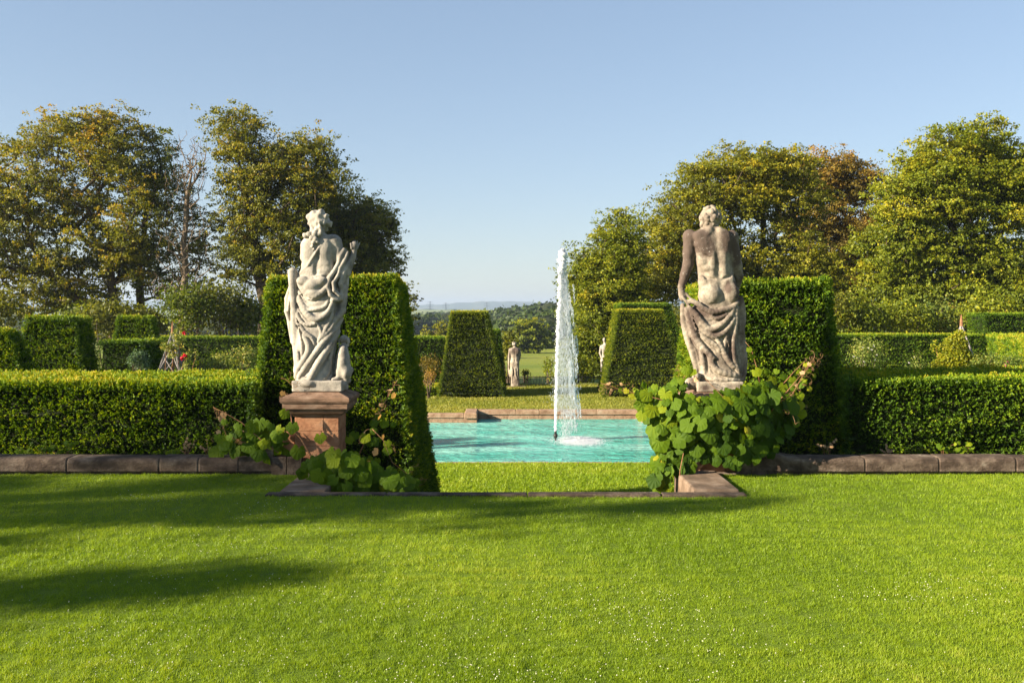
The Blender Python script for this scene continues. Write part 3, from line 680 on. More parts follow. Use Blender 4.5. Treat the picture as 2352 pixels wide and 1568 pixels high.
def statue_man():
    sx = P(1505.2 + 470 / 3.335, 0, 10.7)[0]; zb = .838
    e = empty('statue', (sx, 10.7, zb), 'stained stone statue of a bearded man with bare back and cloth at his hips', 'statue')
    S = Sculpt(470, 1480, SC, (sx, 10.7, zb), ((130, 730), (50, 1480), (-170, 190)), HGR)
    body = [(225, 372, 478, 50, 0), (248, 335, 520, 58, 2), (275, 285, 570, 66, 5), (330, 278, 590, 76, 6), (400, 290, 584, 82, 6), (470, 302, 582, 80, 4), (530, 312, 588, 74, 0), (580, 322, 600, 70, 0), (640, 330, 608, 74, 2), (700, 332, 616, 80, 5), (760, 328, 620, 86, 5), (850, 325, 620, 88, 5)]
    S.column(body, k=24, pw=2.2)
    S.cone((425, 265, -5), (422, 200, -5), 60, 54, 24)
    S.ell((420, 156, -4), (77, 82, 80), 12); S.ell((410, 165, -40), (54, 66, 56), 14)
    S.cone((404, 165, -92), (402, 190, -106), 10, 13, 10); S.ell((402, 225, -72), (40, 46, 34), 16); S.cone((372, 152, -88), (438, 152, -88), 10, 10, 8)
    r_ = np.random.default_rng(5)
    for _ in range(46):   # curls
        th = r_.uniform(-.2, 3.34); ph = r_.uniform(-.85, 1.25)
        d = np.array([math.cos(th) * math.cos(ph), math.sin(ph), math.sin(th) * math.cos(ph)])
        S.ell((420 + d[0] * 76, 154 - d[1] * 78, 0 + d[2] * 78), (r_.uniform(11, 19), r_.uniform(12, 22), r_.uniform(10, 16)), 4, rot=r_.uniform(-50, 50))
    for u, v in ((352, 215), (362, 190), (385, 228), (410, 232), (440, 226), (470, 215), (484, 190)): S.ell((u, v, 42 - abs(u - 420) * .5), (14, 22, 16), 5)
    # back muscles
    S.ell((355, 345, 66), (58, 72, 26), 22); S.ell((515, 330, 62), (55, 80, 26), 22); S.ell((330, 300, 56), (48, 34, 26), 20); S.ell((380, 405, 62), (52, 48, 24), 16, rot=-30); S.ell((520, 420, 58), (40, 50, 22), 18)
    S.cone((405, 255, 52), (375, 300, 62), 24, 20, 16); S.cone((480, 255, 52), (505, 300, 60), 22, 20, 16)
    S.cone((422, 450, 60), (422, 585, 54), 30, 28, 24); S.cone((508, 440, 56), (514, 590, 50), 30, 28, 24)
    S.ell((398, 548, 58), (44, 30, 28), 10); S.ell((362, 650, 44), (44, 62, 40), 12); S.cone((316, 580, 44), (372, 592, 78), 10, 7, 18, sub=True); S.ell((352, 500, 45), (30, 46, 30), 18)
    S.ell((412, 750, 66), (88, 80, 56), 12); S.ell((566, 738, 60), (64, 78, 52), 12); S.ell((420, 660, 50), (70, 60, 34), 18); S.ell((545, 650, 46), (56, 60, 32), 18)
    sp = [(445, 250, 78), (452, 330, 104), (458, 430, 104), (466, 520, 92), (474, 610, 88), (486, 680, 98), (496, 740, 128), (497, 820, 128)]
    for a, b in zip(sp[:-1], sp[1:]): S.cone(a, b, 12, 12, 20, sub=True)
    for pts, r in (([(296, 400, 60), (345, 452, 74), (400, 470, 84)], 11), ([(330, 560, 56), (375, 620, 74), (440, 632, 82)], 8), ([(500, 635, 80), (560, 605, 66)], 8)):
        for a, b in zip(pts[:-1], pts[1:]): S.cone(a, b, r, r, 14, sub=True)
    # arms
    S.ell((262, 300, 5), (50, 52, 52), 20); S.cone((260, 310, 5), (254, 430, 5), 47, 44, 18); S.cone((254, 430, 5), (250, 520, 2), 44, 38, 14)
    S.cone((250, 520, 2), (222, 600, 8), 42, 34, 14); S.cone((222, 600, 8), (194, 690, 20), 34, 25, 12); S.cone((194, 690, 20), (196, 740, 30), 24, 26, 10)
    S.ell((205, 765, 36), (30, 34, 24), 10)
    for k in range(4): S.cone((200 + k * 9, 770 + k * 8, 62 - k * 2), (226 + k * 8, 800 + k * 13, 66), 11, 9, 6); S.cone((226 + k * 8, 800 + k * 13, 66), (238 + k * 2, 826 + k * 9, 48), 9, 8, 6)
    S.cone((226, 742, 40), (262, 778, 56), 12, 9, 6)
    S.ell((585, 305, 5), (48, 52, 50), 20); S.cone((586, 320, 5), (612, 450, 2), 46, 40, 18); S.cone((612, 450, 2), (624, 520, -5), 40, 38, 12)
    S.cone((625, 520, -5), (645, 610, -25), 42, 34, 12); S.cone((645, 610, -25), (636, 700, -60), 33, 24, 12)
    # drape
    sk = [(800, 195, 672, 92, 5), (860, 190, 678, 100, 5), (950, 206, 674, 106, 5), (1050, 226, 662, 108, 6), (1150, 250, 668, 110, 8), (1250, 280, 680, 112, 10), (1320, 304, 684, 114, 10), (1405, 318, 684, 114, 10)]
    S.column([(830, 300, 672, 70, 5)] + [(v, a + (60 if v < 900 else 0), b, dd - (20 if v < 900 else 0), c) for v, a, b, dd, c in sk[1:]], k=26, pw=2.2)
    F = lambda pts, r, **kw: S.fold(pts, r, sk, **kw)
    F([(232, 800), (300, 812), (345, 852), (420, 880), (500, 866), (570, 845), (618, 805)], 22, off=.2); F([(265, 790), (320, 830), (350, 860)], 20, off=.3)
    F([(250, 850), (300, 905), (360, 985), (410, 1012), (480, 975), (555, 900), (600, 820)], 25, off=.15)
    F([(255, 880), (300, 955), (370, 1035), (440, 1062), (520, 1020), (580, 930), (612, 850)], 22, off=.2)
    F([(400, 900), (440, 930), (500, 910), (545, 870)], 15, off=.2)
    F([(262, 905), (300, 1000), (360, 1080), (440, 1130), (470, 1170)], 20, off=.15); F([(230, 860), (255, 960), (290, 1070), (345, 1150), (420, 1225)], 28, off=.15)
    F([(205, 830), (212, 950), (242, 1080), (275, 1180), (305, 1290), (330, 1370)], 27, off=.0)
    F([(440, 1070), (480, 1140), (520, 1220), (575, 1290), (630, 1330)], 20, off=.1); F([(500, 1060), (540, 1130), (560, 1220)], 15, off=.05)
    F([(600, 840), (600, 930), (585, 1040), (572, 1150), (585, 1260), (618, 1330)], 21, off=.25); F([(640, 780), (655, 900), (640, 1020), (655, 1140), (662, 1260), (655, 1370)], 34, off=-.1)
    F([(545, 960), (520, 1060), (505, 1160)], 15, off=.1); F([(330, 1160), (350, 1260), (360, 1360)], 22, off=.0); F([(400, 1230), (440, 1310), (540, 1350), (640, 1360)], 26, off=0)
    F([(320, 1340), (400, 1385), (520, 1392), (650, 1392)], 18, off=.3); S.cone((300, 1320, 60), (290, 1392, 70), 16, 26, 10)
    for pts, r in (([(330, 905), (380, 950), (420, 945)], 14), ([(300, 1000), (345, 1070), (400, 1110)], 10), ([(455, 1010), (530, 960), (575, 890)], 9), ([(560, 1010), (548, 1120), (560, 1240)], 13), ([(622, 880), (614, 1000), (612, 1120), (628, 1240)], 12),
                   ([(350, 1110), (400, 1165), (430, 1215)], 13), ([(262, 1000), (290, 1100), (318, 1200)], 9), ([(345, 868), (400, 888), (440, 884)], 8)):
        F(pts, r * .9, off=.38, k=5, sub=True)
    S.rough(.0010, 16, 12)
    st = [(250, 400, 60, 190, .62), (210, 620, 50, 110, .55), (345, 330, 85, 90, .55), (385, 420, 45, 60, .45), (555, 300, 55, 110, .6), (620, 450, 40, 110, .5), (655, 620, 30, 60, .35), (540, 690, 30, 60, .5), (600, 690, 20, 80, .4),
          (300, 880, 120, 90, .38), (470, 900, 110, 60, .3), (430, 1040, 80, 40, .4), (640, 760, 40, 60, .5), (280, 1100, 40, 140, .3), (560, 1130, 60, 110, .35), (560, 1220, 40, 60, .35), (650, 1050, 30, 150, .3), (450, 480, 14, 90, .2), (650, 1340, 40, 60, .3), (350, 1200, 60, 50, .3), (470, 600, 200, 500, .06), (520, 360, 60, 90, .3), (250, 330, 50, 60, .3), (420, 170, 50, 50, .12), (430, 1250, 80, 50, .3), (260, 950, 40, 100, .3)]
    S.build('figure', M['statue2'], e, st, .10)
    Pn = Sculpt(470, 1480, SC, (sx, 10.7, zb), ((180, 700), (1340, 1490), (-170, 190)), .008)
    Pn.slab(292, 648, 1404, 1480, -140, 150, 12); Pn.ell((262, 1420, 90), (56, 46, 50), 12); Pn.ell((300, 1370, 100), (30, 40, 34), 12); Pn.ell((245, 1450, 60), (45, 26, 50), 8)
    Pn.rough(.0035, 8, 6); Pn.build('plinth', M['statue2'], e, [(360, 1450, 50, 26, .5), (260, 1400, 50, 50, .35), (560, 1440, 60, 30, .2)], .0)

def statue_far_man():
    Yd = 37.7; px = 1181; b = P(px, 888, Yd); sc = 103 / FPX * Yd / 885
    e = empty('statue', (b[0], Yd, LOW), 'small distant statue of a naked man against a rock, left of the fountain jet', 'statue', 'distant statues at the end of the lawn')
    S = Sculpt(590, 1140, sc, (b[0], Yd, LOW + .02), ((430, 750), (240, 1150), (-130, 130)), .014)
    body = [(370, 560, 645, 34, 0), (400, 495, 705, 50, 0), (440, 500, 700, 62, 0), (500, 515, 695, 60, 0), (570, 525, 690, 54, 0), (640, 515, 690, 60, 5), (730, 512, 690, 64, 5)]
    S.column(body, k=16); S.cone((602, 390, 0), (598, 330, 0), 34, 30, 10); S.ell((595, 310, -4), (44, 48, 46), 8)
    r_ = np.random.default_rng(8)
    for _ in range(14): S.ell((595 + r_.uniform(-40, 40), 300 + r_.uniform(-34, 30), r_.uniform(10, 44)), (12, 12, 12), 3)
    S.ell((560, 690, 42), (40, 42, 30), 10); S.ell((640, 690, 42), (38, 42, 30), 10); S.cone((600, 400, 64), (602, 640, 60), 9, 9, 12, sub=True)
    S.ell((545, 460, 45), (34, 46, 18), 12); S.ell((650, 455, 45), (34, 46, 18), 12)
    S.cone((510, 420, 0), (492, 560, 0), 30, 26, 12); S.cone((492, 560, 0), (484, 750, 5), 25, 17, 10); S.ell((482, 780, 8), (15, 26, 14), 6)
    S.cone((690, 420, 0), (704, 540, -20), 28, 24, 12); S.cone((704, 540, -20), (680, 640, -60), 24, 18, 10)
    st = [(725, 508, 690, 66, 5), (860, 515, 690, 72, 5), (1000, 530, 695, 74, 5), (1138, 525, 700, 80, 0)]
    S.column(st, k=8, pw=3)
    for p, r in (([(550, 760), (560, 860), (545, 980), (560, 1100)], 18), ([(610, 790), (620, 900), (650, 1000)], 16), ([(665, 780), (650, 880), (672, 1010), (660, 1110)], 17), ([(520, 800), (512, 880), (535, 950)], 14)): S.fold(p, r, st, off=.1)
    S.fold([(590, 800), (585, 900), (600, 960)], 14, st, off=.4, sub=True); S.cone((478, 800, 5), (512, 940, 10), 16, 22, 8)
    S.rough(.004, 6, 21); S.build('figure', M['statue2'], e, [(600, 440, 110, 90, .6), (500, 560, 30, 120, .35), (610, 1000, 120, 200, .35)], 0)
    mb = MB(); mb.box(b[0] - .3, b[0] + .45, Yd - .3, Yd + .35, LOW - .3, LOW + .025, .01); mb.build('plinth', M['slab'], e)
def statue_far_woman():
    Yd = 37.7; b = P(1391, 888, Yd); sc = .00205
    e = empty('statue', (b[0], Yd, LOW), 'pale distant statue half hidden behind the right trapezoid topiary', 'statue', 'distant statues at the end of the lawn')
    S = Sculpt(0, 900, sc, (b[0], Yd, LOW + .02), ((-150, 150), (-10, 905), (-110, 110)), .014)
    S.ell((-25, 42, 0), (30, 40, 34), 8); S.cone((-22, 80, 0), (-12, 125, 0), 20, 22, 12)
    S.column([(120, -45, 45, 28, 0), (150, -88, 80, 36, 0), (210, -84, 76, 44, 0), (290, -60, 60, 38, 0), (360, -78, 76, 48, 0), (420, -96, 90, 56, 0), (600, -90, 90, 58, 0), (900, -95, 100, 66, 0)], k=14)
    S.cone((-82, 165, 0), (-104, 290, 0), 24, 20, 10); S.cone((-104, 290, 0), (-70, 400, 20), 20, 15, 8); S.cone((80, 165, 0), (100, 300, -20), 24, 18, 10)
    r_ = np.random.default_rng(9); skc = S.secs
    for k in range(9): u = -80 + k * 20; S.fold([(u, 420), (u + r_.uniform(-15, 15), 620), (u + r_.uniform(-20, 20), 880)], 12, skc, off=.1)
    S.rough(.003, 6, 22); S.build('figure', M['statue1'], e, [], -.1)
    mb = MB(); mb.box(b[0] - .3, b[0] + .3, Yd - .3, Yd + .3, LOW - .3, LOW + .025, .01); mb.build('plinth', M['slab'], e)
statue_woman(); statue_man(); statue_far_man(); statue_far_woman()

# ------------------------------------------------------------------ hedges and topiary
def unit(a): return a / (np.linalg.norm(a, axis=-1, keepdims=True) + 1e-9)
def shoots(p, n, L, wid, per, up=.35, spread=.7, r=rng):
    """leafy shoots: p origins, n outward normals -> triangles"""
    m = len(p); d = unit(n + np.array([0, 0, up]) + r.normal(size=(m, 3)) * spread * .6)
    side = unit(np.cross(d, r.normal(size=(m, 3)))); V = []
    Ls = L * r.uniform(.6, 1.3, m)
    for j in range(per):
        t = j / max(1, per - 1); sg = 1 if j % 2 else -1
        b = p + d * (Ls * t * .8)[:, None]
        a = unit(d * (.55 + .6 * t) + side * sg * (.9 - .7 * t) + r.normal(size=(m, 3)) * .18)
        wv = unit(np.cross(a, np.cross(d, side) + r.normal(size=(m, 3)) * .5)) * (wid * r.uniform(.7, 1.2, (m, 1)))
        tip = b + a * (Ls * (.62 - .2 * t))[:, None]; mid = b * .5 + tip * .5
        V.append(np.stack([b, mid + wv, tip, mid - wv], 1))
    return np.stack(V, 1)     # m, per, 4, 3
def quads_to_mesh(name, Q, tint, mat, parent):
    V = Q.reshape(-1, 3); n = len(V) // 4; F = np.arange(n * 4).reshape(-1, 4)
    return mesh(name, V, F, mat, parent, attr={'tint': np.repeat(tint, 4)})
def hedge(name, B, T, label, cat='hedge', dens=900, L=.07, wid=.011, per=5, group=None, faces='FLRT', amp=.03, tone=0.0, toptone=.35, mat='yew', shade_core='core', seed=0):
    """B, T: four bottom and four top corners, order front-left, front-right, back-right, back-left"""
    B = np.array(B, float); T = np.array(T, float); c0 = B.mean(0)
    e = empty(name, (c0[0], c0[1], B[:, 2].min()), label, cat, group)
    quads = {'F': (B[0], B[1], T[1], T[0]), 'R': (B[1], B[2], T[2], T[1]), 'K': (B[2], B[3], T[3], T[2]), 'L': (B[3], B[0], T[0], T[3]), 'T': (T[0], T[1], T[2], T[3])}
    cen = np.concatenate([B, T]).mean(0)
    V = []; F = []; n0 = 0
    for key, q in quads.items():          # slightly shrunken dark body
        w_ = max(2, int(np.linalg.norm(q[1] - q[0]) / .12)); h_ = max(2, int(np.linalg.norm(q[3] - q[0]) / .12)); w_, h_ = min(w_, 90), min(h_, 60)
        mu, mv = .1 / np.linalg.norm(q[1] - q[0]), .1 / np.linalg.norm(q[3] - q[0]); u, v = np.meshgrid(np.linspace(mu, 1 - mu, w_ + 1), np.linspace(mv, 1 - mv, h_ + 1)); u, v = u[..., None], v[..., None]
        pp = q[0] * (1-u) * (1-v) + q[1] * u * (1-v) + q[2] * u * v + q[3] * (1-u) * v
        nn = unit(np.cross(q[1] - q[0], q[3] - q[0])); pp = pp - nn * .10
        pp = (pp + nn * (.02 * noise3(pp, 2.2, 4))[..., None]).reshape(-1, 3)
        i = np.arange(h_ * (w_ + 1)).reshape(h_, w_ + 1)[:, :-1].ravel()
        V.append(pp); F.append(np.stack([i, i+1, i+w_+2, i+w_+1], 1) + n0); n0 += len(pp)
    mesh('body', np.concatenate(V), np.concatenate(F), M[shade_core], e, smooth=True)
    Qs = []; Ts = []
    for key in faces:
        q = quads[key]; nrm = unit(np.cross(q[1] - q[0], q[3] - q[0]))
        area = .5 * (np.linalg.norm(np.cross(q[1]-q[0], q[2]-q[0])) + np.linalg.norm(np.cross(q[2]-q[0], q[3]-q[0])))
        m = int(area * dens * (1.15 if key == 'T' else 1)); u = rng.uniform(-.01, 1.01, (m, 1)); v = rng.uniform(0, 1.008, (m, 1))
        p = q[0] * (1-u) * (1-v) + q[1] * u * (1-v) + q[2] * u * v + q[3] * (1-u) * v
        big = noise3(p, .55, 8 + seed); mid = noise3(p * np.array([.6, .6, 1.5]), 3.0, 9 + seed); fine = noise3(p * np.array([.7, .7, 1.5]), 8.0, 11)
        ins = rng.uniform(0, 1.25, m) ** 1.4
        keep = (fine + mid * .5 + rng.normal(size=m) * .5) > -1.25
        off = amp * (.35 * big + .6 * mid + .5 * fine) - ins * .06 - L * .62
        # soften the arrises
        ed = np.minimum(np.minimum(u[:, 0], 1 - u[:, 0]) * np.linalg.norm(q[1] - q[0]), (1 - v[:, 0]) * np.linalg.norm(q[3] - q[0]) if key != 'T' else 9)
        off = off - .03 * np.exp(-np.clip(ed, 0, 9) / .03)
        p = p + nrm * off[:, None]; p = p[keep]; k2 = keep
        nn = np.broadcast_to(nrm, p.shape)
        Q = shoots(p, nn, L, wid, per, up=.25 if key != 'T' else .9, spread=.6 if key != 'T' else .4)
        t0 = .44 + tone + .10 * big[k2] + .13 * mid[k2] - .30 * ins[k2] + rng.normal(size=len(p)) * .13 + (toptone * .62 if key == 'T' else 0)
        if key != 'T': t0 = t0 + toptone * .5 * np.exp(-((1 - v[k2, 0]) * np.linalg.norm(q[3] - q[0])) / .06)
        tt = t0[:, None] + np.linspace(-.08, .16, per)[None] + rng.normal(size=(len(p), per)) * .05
        Qs.append(Q.reshape(-1, 4, 3)); Ts.append(np.clip(tt, 0, 1).ravel())
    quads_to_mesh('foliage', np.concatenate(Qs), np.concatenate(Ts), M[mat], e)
    return e
def at(x, y, Y): return P(x, y, Y)
def gx(x, Y, z): return np.array([(x - CX) / FPX * Y, Y, z])
def block_hedge(name, x0, x1, ytop, Yf, Yb, label, ztop=None, zb=LOW, xb0=None, xb1=None, xt0=None, xt1=None, bat=.0, **kw):
    """front face from x0..x1 at the bottom, xt0..xt1 at the top (photo columns at Yf)"""
    xt0 = x0 if xt0 is None else xt0; xt1 = x1 if xt1 is None else xt1
    zt_ = P(0, ytop, Yf)[2] if ztop is None else ztop
    fl, fr = gx(x0, Yf, zb), gx(x1, Yf, zb); tl, tr = gx(xt0, Yf, zt_), gx(xt1, Yf, zt_); tl[1] += bat; tr[1] += bat
    dl = tl[0] - fl[0]; dr = fr[0] - tr[0]
    B = [fl, fr, np.array([fr[0], Yb, zb]), np.array([fl[0], Yb, zb])]
    T = [tl, tr, np.array([tr[0], Yb - bat, zt_]), np.array([tl[0], Yb - bat, zt_])]
    return hedge(name, B, T, label, **kw)
GT = 'trapezoid topiaries'
# long clipped hedges behind the low walls
zh = P(0, 880, 11.15)[2]
hedge('hedge', [gx(-420, 11.1, LOW), gx(590, 11.1, LOW), gx(590, 13.3, LOW), gx(-420, 13.3, LOW)],
      [gx(-420, 11.18, zh), gx(592, 11.18, zh), gx(592, 13.3, zh + .01), gx(-420, 13.3, zh)], 'long clipped yew hedge with golden top behind the left wall', dens=2700, L=.044, wid=.0080, per=5, toptone=.42, tone=-.06, faces='FTR')
zh2 = P(0, 872, 11.15)[2]
hedge('hedge', [gx(1920, 11.1, LOW), gx(2800, 11.1, LOW), gx(2800, 13.2, LOW), gx(1920, 13.2, LOW)],
      [gx(1930, 11.18, zh2), gx(2800, 11.18, zh2 + .02), gx(2800, 13.2, zh2 + .02), gx(1930, 13.2, zh2)], 'long clipped yew hedge half in shadow behind the right wall', dens=2700, L=.044, wid=.0080, per=5, toptone=.3, tone=-.03, faces='FTL')
# the two tall topiaries by the pedestals
B = [gx(538, 11.6, LOW), gx(968, 11.6, LOW), P(1023, 1127, 14.2), P(640, 1129, 14.2)]
for b in B: b[2] = LOW
T = [P(613, 637, 12.1), P(910, 631, 12.1), P(933, 654, 14.1), P(660, 656, 14.1)]
hedge('topiary', B, T, 'tall trapezoid yew topiary standing behind the draped woman statue', 'topiary', dens=2900, L=.043, wid=.0078, per=5, group='tall topiaries beside the steps', tone=.02, toptone=.5, amp=.025, seed=3)
B = [gx(1560, 10.98, LOW), gx(1994, 10.98, LOW), gx(1900, 14.2, LOW), gx(1508, 14.2, LOW)]
T = [P(1646, 645, 11.5), P(1911, 639, 11.5), P(1800, 658, 14.0), P(1572, 660, 14.0)]
hedge('topiary', B, T, 'tall trapezoid yew topiary standing behind the stained man statue', 'topiary', dens=2900, L=.043, wid=.0078, per=5, group='tall topiaries beside the steps', tone=.08, toptone=.3, amp=.025, seed=5)
kw = dict(dens=1100, L=.06, wid=.012, per=4)
def topiary(x0, x1, xt0, xt1, ytop, Yf, dep, label, tilt=0.25, **k2):
    zt_ = P(0, ytop, Yf + .3)[2]; s0 = (xt0 - x0) / FPX * Yf * .9
    B = [gx(x0, Yf, LOW), gx(x1, Yf, LOW)]; B += [np.array([B[1][0], Yf + dep, LOW]), np.array([B[0][0], Yf + dep, LOW])]
    T = [gx(xt0, Yf + tilt, zt_), gx(xt1, Yf + tilt, zt_)]; T += [np.array([T[1][0], Yf + dep - tilt, zt_]), np.array([T[0][0], Yf + dep - tilt, zt_])]
    k3 = dict(kw); k3.update(k2)
    return hedge('topiary', B, T, label, 'topiary', group=GT, **k3)
topiary(1004, 1163, 1035, 1117, 716, 33, 2.6, 'trapezoid topiary beyond the pool left of the fountain', mat='goldyew', tone=-.04, toptone=.3)
topiary(1384, 1592, 1420, 1523, 712, 33, 2.4, 'trapezoid topiary beyond the pool right of the fountain with bright left side', tone=.02, toptone=.3, mat='goldyew')
topiary(1392, 1600, 1424, 1541, 697, 37, 2.7, 'larger topiary showing just above and behind the right pool topiary', tone=-.05, toptone=.3)
topiary(1095, 1160, 1104, 1148, 757, 38.2, 1.4, 'small dark topiary peeping out behind the left pool topiary', tone=-.1)
block_hedge('hedge', 940, 1010, 888, 33.4, 35, 'low box hedge at the foot of the left pool topiary', tone=.12, faces='FTR', **kw)
# left garden
topiary(-60, 152, -60, 14, 757, 17, 1.0, 'trapezoid topiary cut off by the left edge of the picture', dens=1500, L=.058, wid=.010)
topiary(-22, 216, 55, 171, 727, 20, 1.35, 'large trapezoid topiary above the left hedge', dens=1400, L=.06, wid=.0105, tone=.06)
topiary(218, 390, 267, 346, 726, 26, .9, 'smaller trapezoid topiary left of the rose obelisk', dens=1100, L=.066, wid=.011, tone=.06)
block_hedge('hedge', 222, 332, 783, 24.2, 25.6, 'low dark hedge between two topiaries on the left', tone=-.18, faces='FTR', **kw)
hedge('hedge', [gx(330, 37, LOW), gx(1040, 37, LOW), gx(1040, 38.2, LOW), gx(330, 38.2, LOW)], [gx(330, 37, P(0, 774, 37)[2]), gx(1040, 37, P(0, 774, 37)[2]), gx(1040, 38.2, P(0, 774, 37)[2]), gx(330, 38.2, P(0, 774, 37)[2])], 'long far hedge at the back of the left garden', tone=-.05, toptone=.35, faces='FT', dens=600, L=.085, wid=.014, per=4)
# right garden
block_hedge('hedge', 1880, 2262, 768, 33, 34.2, 'long far hedge at the back of the right garden', tone=0, toptone=.35, faces='FT', **kw)
block_hedge('hedge', 2262, 2600, 720, 34, 35.4, 'tall square hedge with bright left end at the right edge', tone=-.05, toptone=.25, faces='FTL', **kw)
B = [gx(2262 + 250, 19, LOW), gx(2900, 19, LOW), gx(2700, 29, LOW), gx(2262, 29, LOW)]
zq = P(0, 766, 29)[2]
T = [gx(2262 + 262, 19, zq - .3), gx(2900, 19, zq - .3), gx(2700, 29, zq), gx(2266, 29, zq)]
hedge('hedge', B, T, 'sunlit hedge running towards the viewer at the right edge', faces='FTL', tone=.15, toptone=.2, dens=900, L=.07, wid=.012, per=4)

# ------------------------------------------------------------------ grass blades
def blades(name, regions, mat, label, hgt, wd, tone=0.5):
    P0 = []; Hs = []
    for (x0, x1, y0, y1, z, dens, hs, tone_) in regions:
        m = int((x1 - x0) * (y1 - y0) * dens)
        p = np.stack([rng.uniform(x0, x1, m), rng.uniform(y0, y1, m), np.full(m, z)], 1)
        P0.append(np.concatenate([p, np.full((m, 1), hs), np.full((m, 1), tone_)], 1))
    A = np.concatenate(P0); lim = np.abs(A[:, 0]) < .60 * A[:, 1] + 1.8; A = A[lim]; p = A[:, :3].copy(); hs = A[:, 3]; m = len(p)
    cl = noise3(p, .9, 31); c2 = noise3(p, 3.5, 32); c3 = noise3(p, 9, 33)
    p[:, 2] += .006 * np.sin(p[:, 0] * 1.3) * np.cos(p[:, 1] * 1.7) * (p[:, 2] > -.5)
    h = hgt * hs * (1 + .22 * c2 + .28 * c3) * rng.uniform(.55, 1.25, m); h = np.clip(h, .006, None)
    th = rng.uniform(0, 2 * math.pi, m); ww = wd * hs * rng.uniform(.6, 1.3, m)
    sd = np.stack([np.cos(th), np.sin(th), np.zeros(m)], 1) * ww[:, None]
    lean = rng.normal(size=(m, 3)) * .45; lean[:, 2] = 1; lean[:, 0] += .25 * c2; lean = unit(lean) * h[:, None]
    V = np.stack([p - sd, p + sd, p + lean], 1).reshape(-1, 3)
    t = np.clip(A[:, 4] + .07 * cl + .13 * noise3(p, .28, 37) + .08 * c2 + .08 * c3 + rng.normal(size=m) * .13, 0, 1)
    o = mesh(name, V, np.arange(m * 3).reshape(-1, 3), mat, attr={'tint': np.repeat(t, 3)})
    return tag(o, label, 'grass', kind='stuff')
Z0 = -.024
blades('lawn_grass', [(-4.9, 4.9, 4.1, 5.2, Z0, 34000, 1.0, .5), (-5.7, 5.7, 5.2, 6.6, Z0, 25000, 1.05, .5), (-6.8, 6.8, 6.6, 8.2, Z0, 15000, 1.2, .5), (-7.6, 7.6, 8.2, KY - .13, Z0, 9000, 1.3, .5),
        (-8, SX0 - .41, KY - .13, WY + .03, Z0, 8500, 1.35, .46), (SX1 + .42, 8, KY - .13, WY + .04, Z0, 8500, 1.35, .5)], M['blade'], 'short mown bright green lawn grass in the foreground', .019, .0017)
blades('lower_lawn_grass', [(-3, 4, 12.6, 15.5, LOW, 1500, 2.0, .5), (-4, 4, 15.5, PY0 - .07, LOW, 2500, 1.7, .62)], M['blade'], 'mown grass strip between the steps and the pool', .026, .004)
blades('far_lawn_grass', [(-3.5, RX0 - .36, PY1 + .33, 28.9, LOW, 900, 2.3, .55), (RX1 + .36, 7, PY1 + .33, 28.9, LOW, 900, 2.3, .55), (-4.5, 8, 28.9, 33.5, LOW, 700, 2.3, .55), (-3, 4, 33.5, 38.8, LOW, 450, 2.6, .5)], M['dryblade'], 'dry yellowish mown grass beyond the pool', .02, .006)
# clover flowers
m = 1500
def clover():
    pts = []
    cl = [(680, 1330, 260, 60, 90), (1150, 1400, 330, 30, 90), (1450, 1400, 160, 70, 110), (2150, 1360, 200, 30, 110), (1050, 1510, 180, 50, 90), (430, 1490, 300, 90, 130), (620, 1160, 90, 22, 60), (350, 1145, 90, 12, 50), (1600, 1480, 200, 70, 110), (1100, 1560, 300, 20, 60), (500, 1240, 260, 60, 90), (400, 1310, 200, 90, 60), (200, 1500, 240, 60, 90)]
    for (x, y, sx_, sy_, n) in cl:
        for _ in range(n): pts.append((rng.normal(x, sx_ * .6), rng.normal(y, sy_ * .7)))
    for _ in range(300): pts.append((rng.uniform(-60, 2410), rng.uniform(1110, 1590)))
    mb = MB(); oc = [(1,0,0),(0,1,0),(-1,0,0),(0,-1,0),(0,0,1),(0,0,-.6)]
    of = [(0,1,4),(1,2,4),(2,3,4),(3,0,4),(1,0,5),(2,1,5),(3,2,5),(0,3,5)]
    for (x, y) in pts:
        if y < 1100: continue
        Yd = FPX * EYE / (y - HY); X_ = (x - CX) / FPX * Yd
        if Yd > KY - .22 and SX0 - .45 < X_ < SX1 + .45: continue
        if Yd > WY: continue
        r = rng.uniform(.0020, .0050); z = rng.uniform(.006, .02)
        mb.add(np.array(oc) * r + np.array([X_, Yd, z]), of)
    o = mb.build('clover_flowers', M['clover']); tag(o, 'tiny white clover flower heads scattered over the foreground lawn', 'clover', kind='stuff')
clover()

# ------------------------------------------------------------------ trees
def grow(nodes, root, root_pts):
    """connect attractors to the nearest part of the growing skeleton"""
    pts = [np.array(p) for p in root_pts]; par = [-1] + list(range(len(root_pts) - 1)); plen = [0.0]
    for i in range(1, len(pts)): plen.append(plen[-1] + np.linalg.norm(pts[i] - pts[i-1]))
    top = np.array(root_pts[-1]); order = np.argsort(np.linalg.norm(nodes - np.array(root_pts[0]), axis=1))
    A = np.array(pts); Lp = np.array(plen); leaf = []
    lo = max(1, int(len(root_pts) * .45))
    for i in order:
        q = nodes[i]; d = np.linalg.norm(A - q, axis=1); up = (A[:, 2] - q[2])
        cost = d + .22 * Lp + np.where(up > 0, up * 1.4, 0); cost[:lo] += 50
        j = int(np.argmin(cost)); prev = j; steps = max(1, int(d[j] / .9))
        for s in range(1, steps + 1):
            t = s / steps; pt = A[j] * (1 - t) + q * t
            if s < steps: pt = pt + rng.normal(size=3) * .06 * d[j] + np.array([0, 0, .08 * d[j] * math.sin(math.pi * t) * -.6])
            A = np.vstack([A, pt]); Lp = np.append(Lp, Lp[prev] + np.linalg.norm(pt - A[prev])); par.append(prev); prev = len(A) - 1
        leaf.append(prev)
    return A, np.array(par), leaf
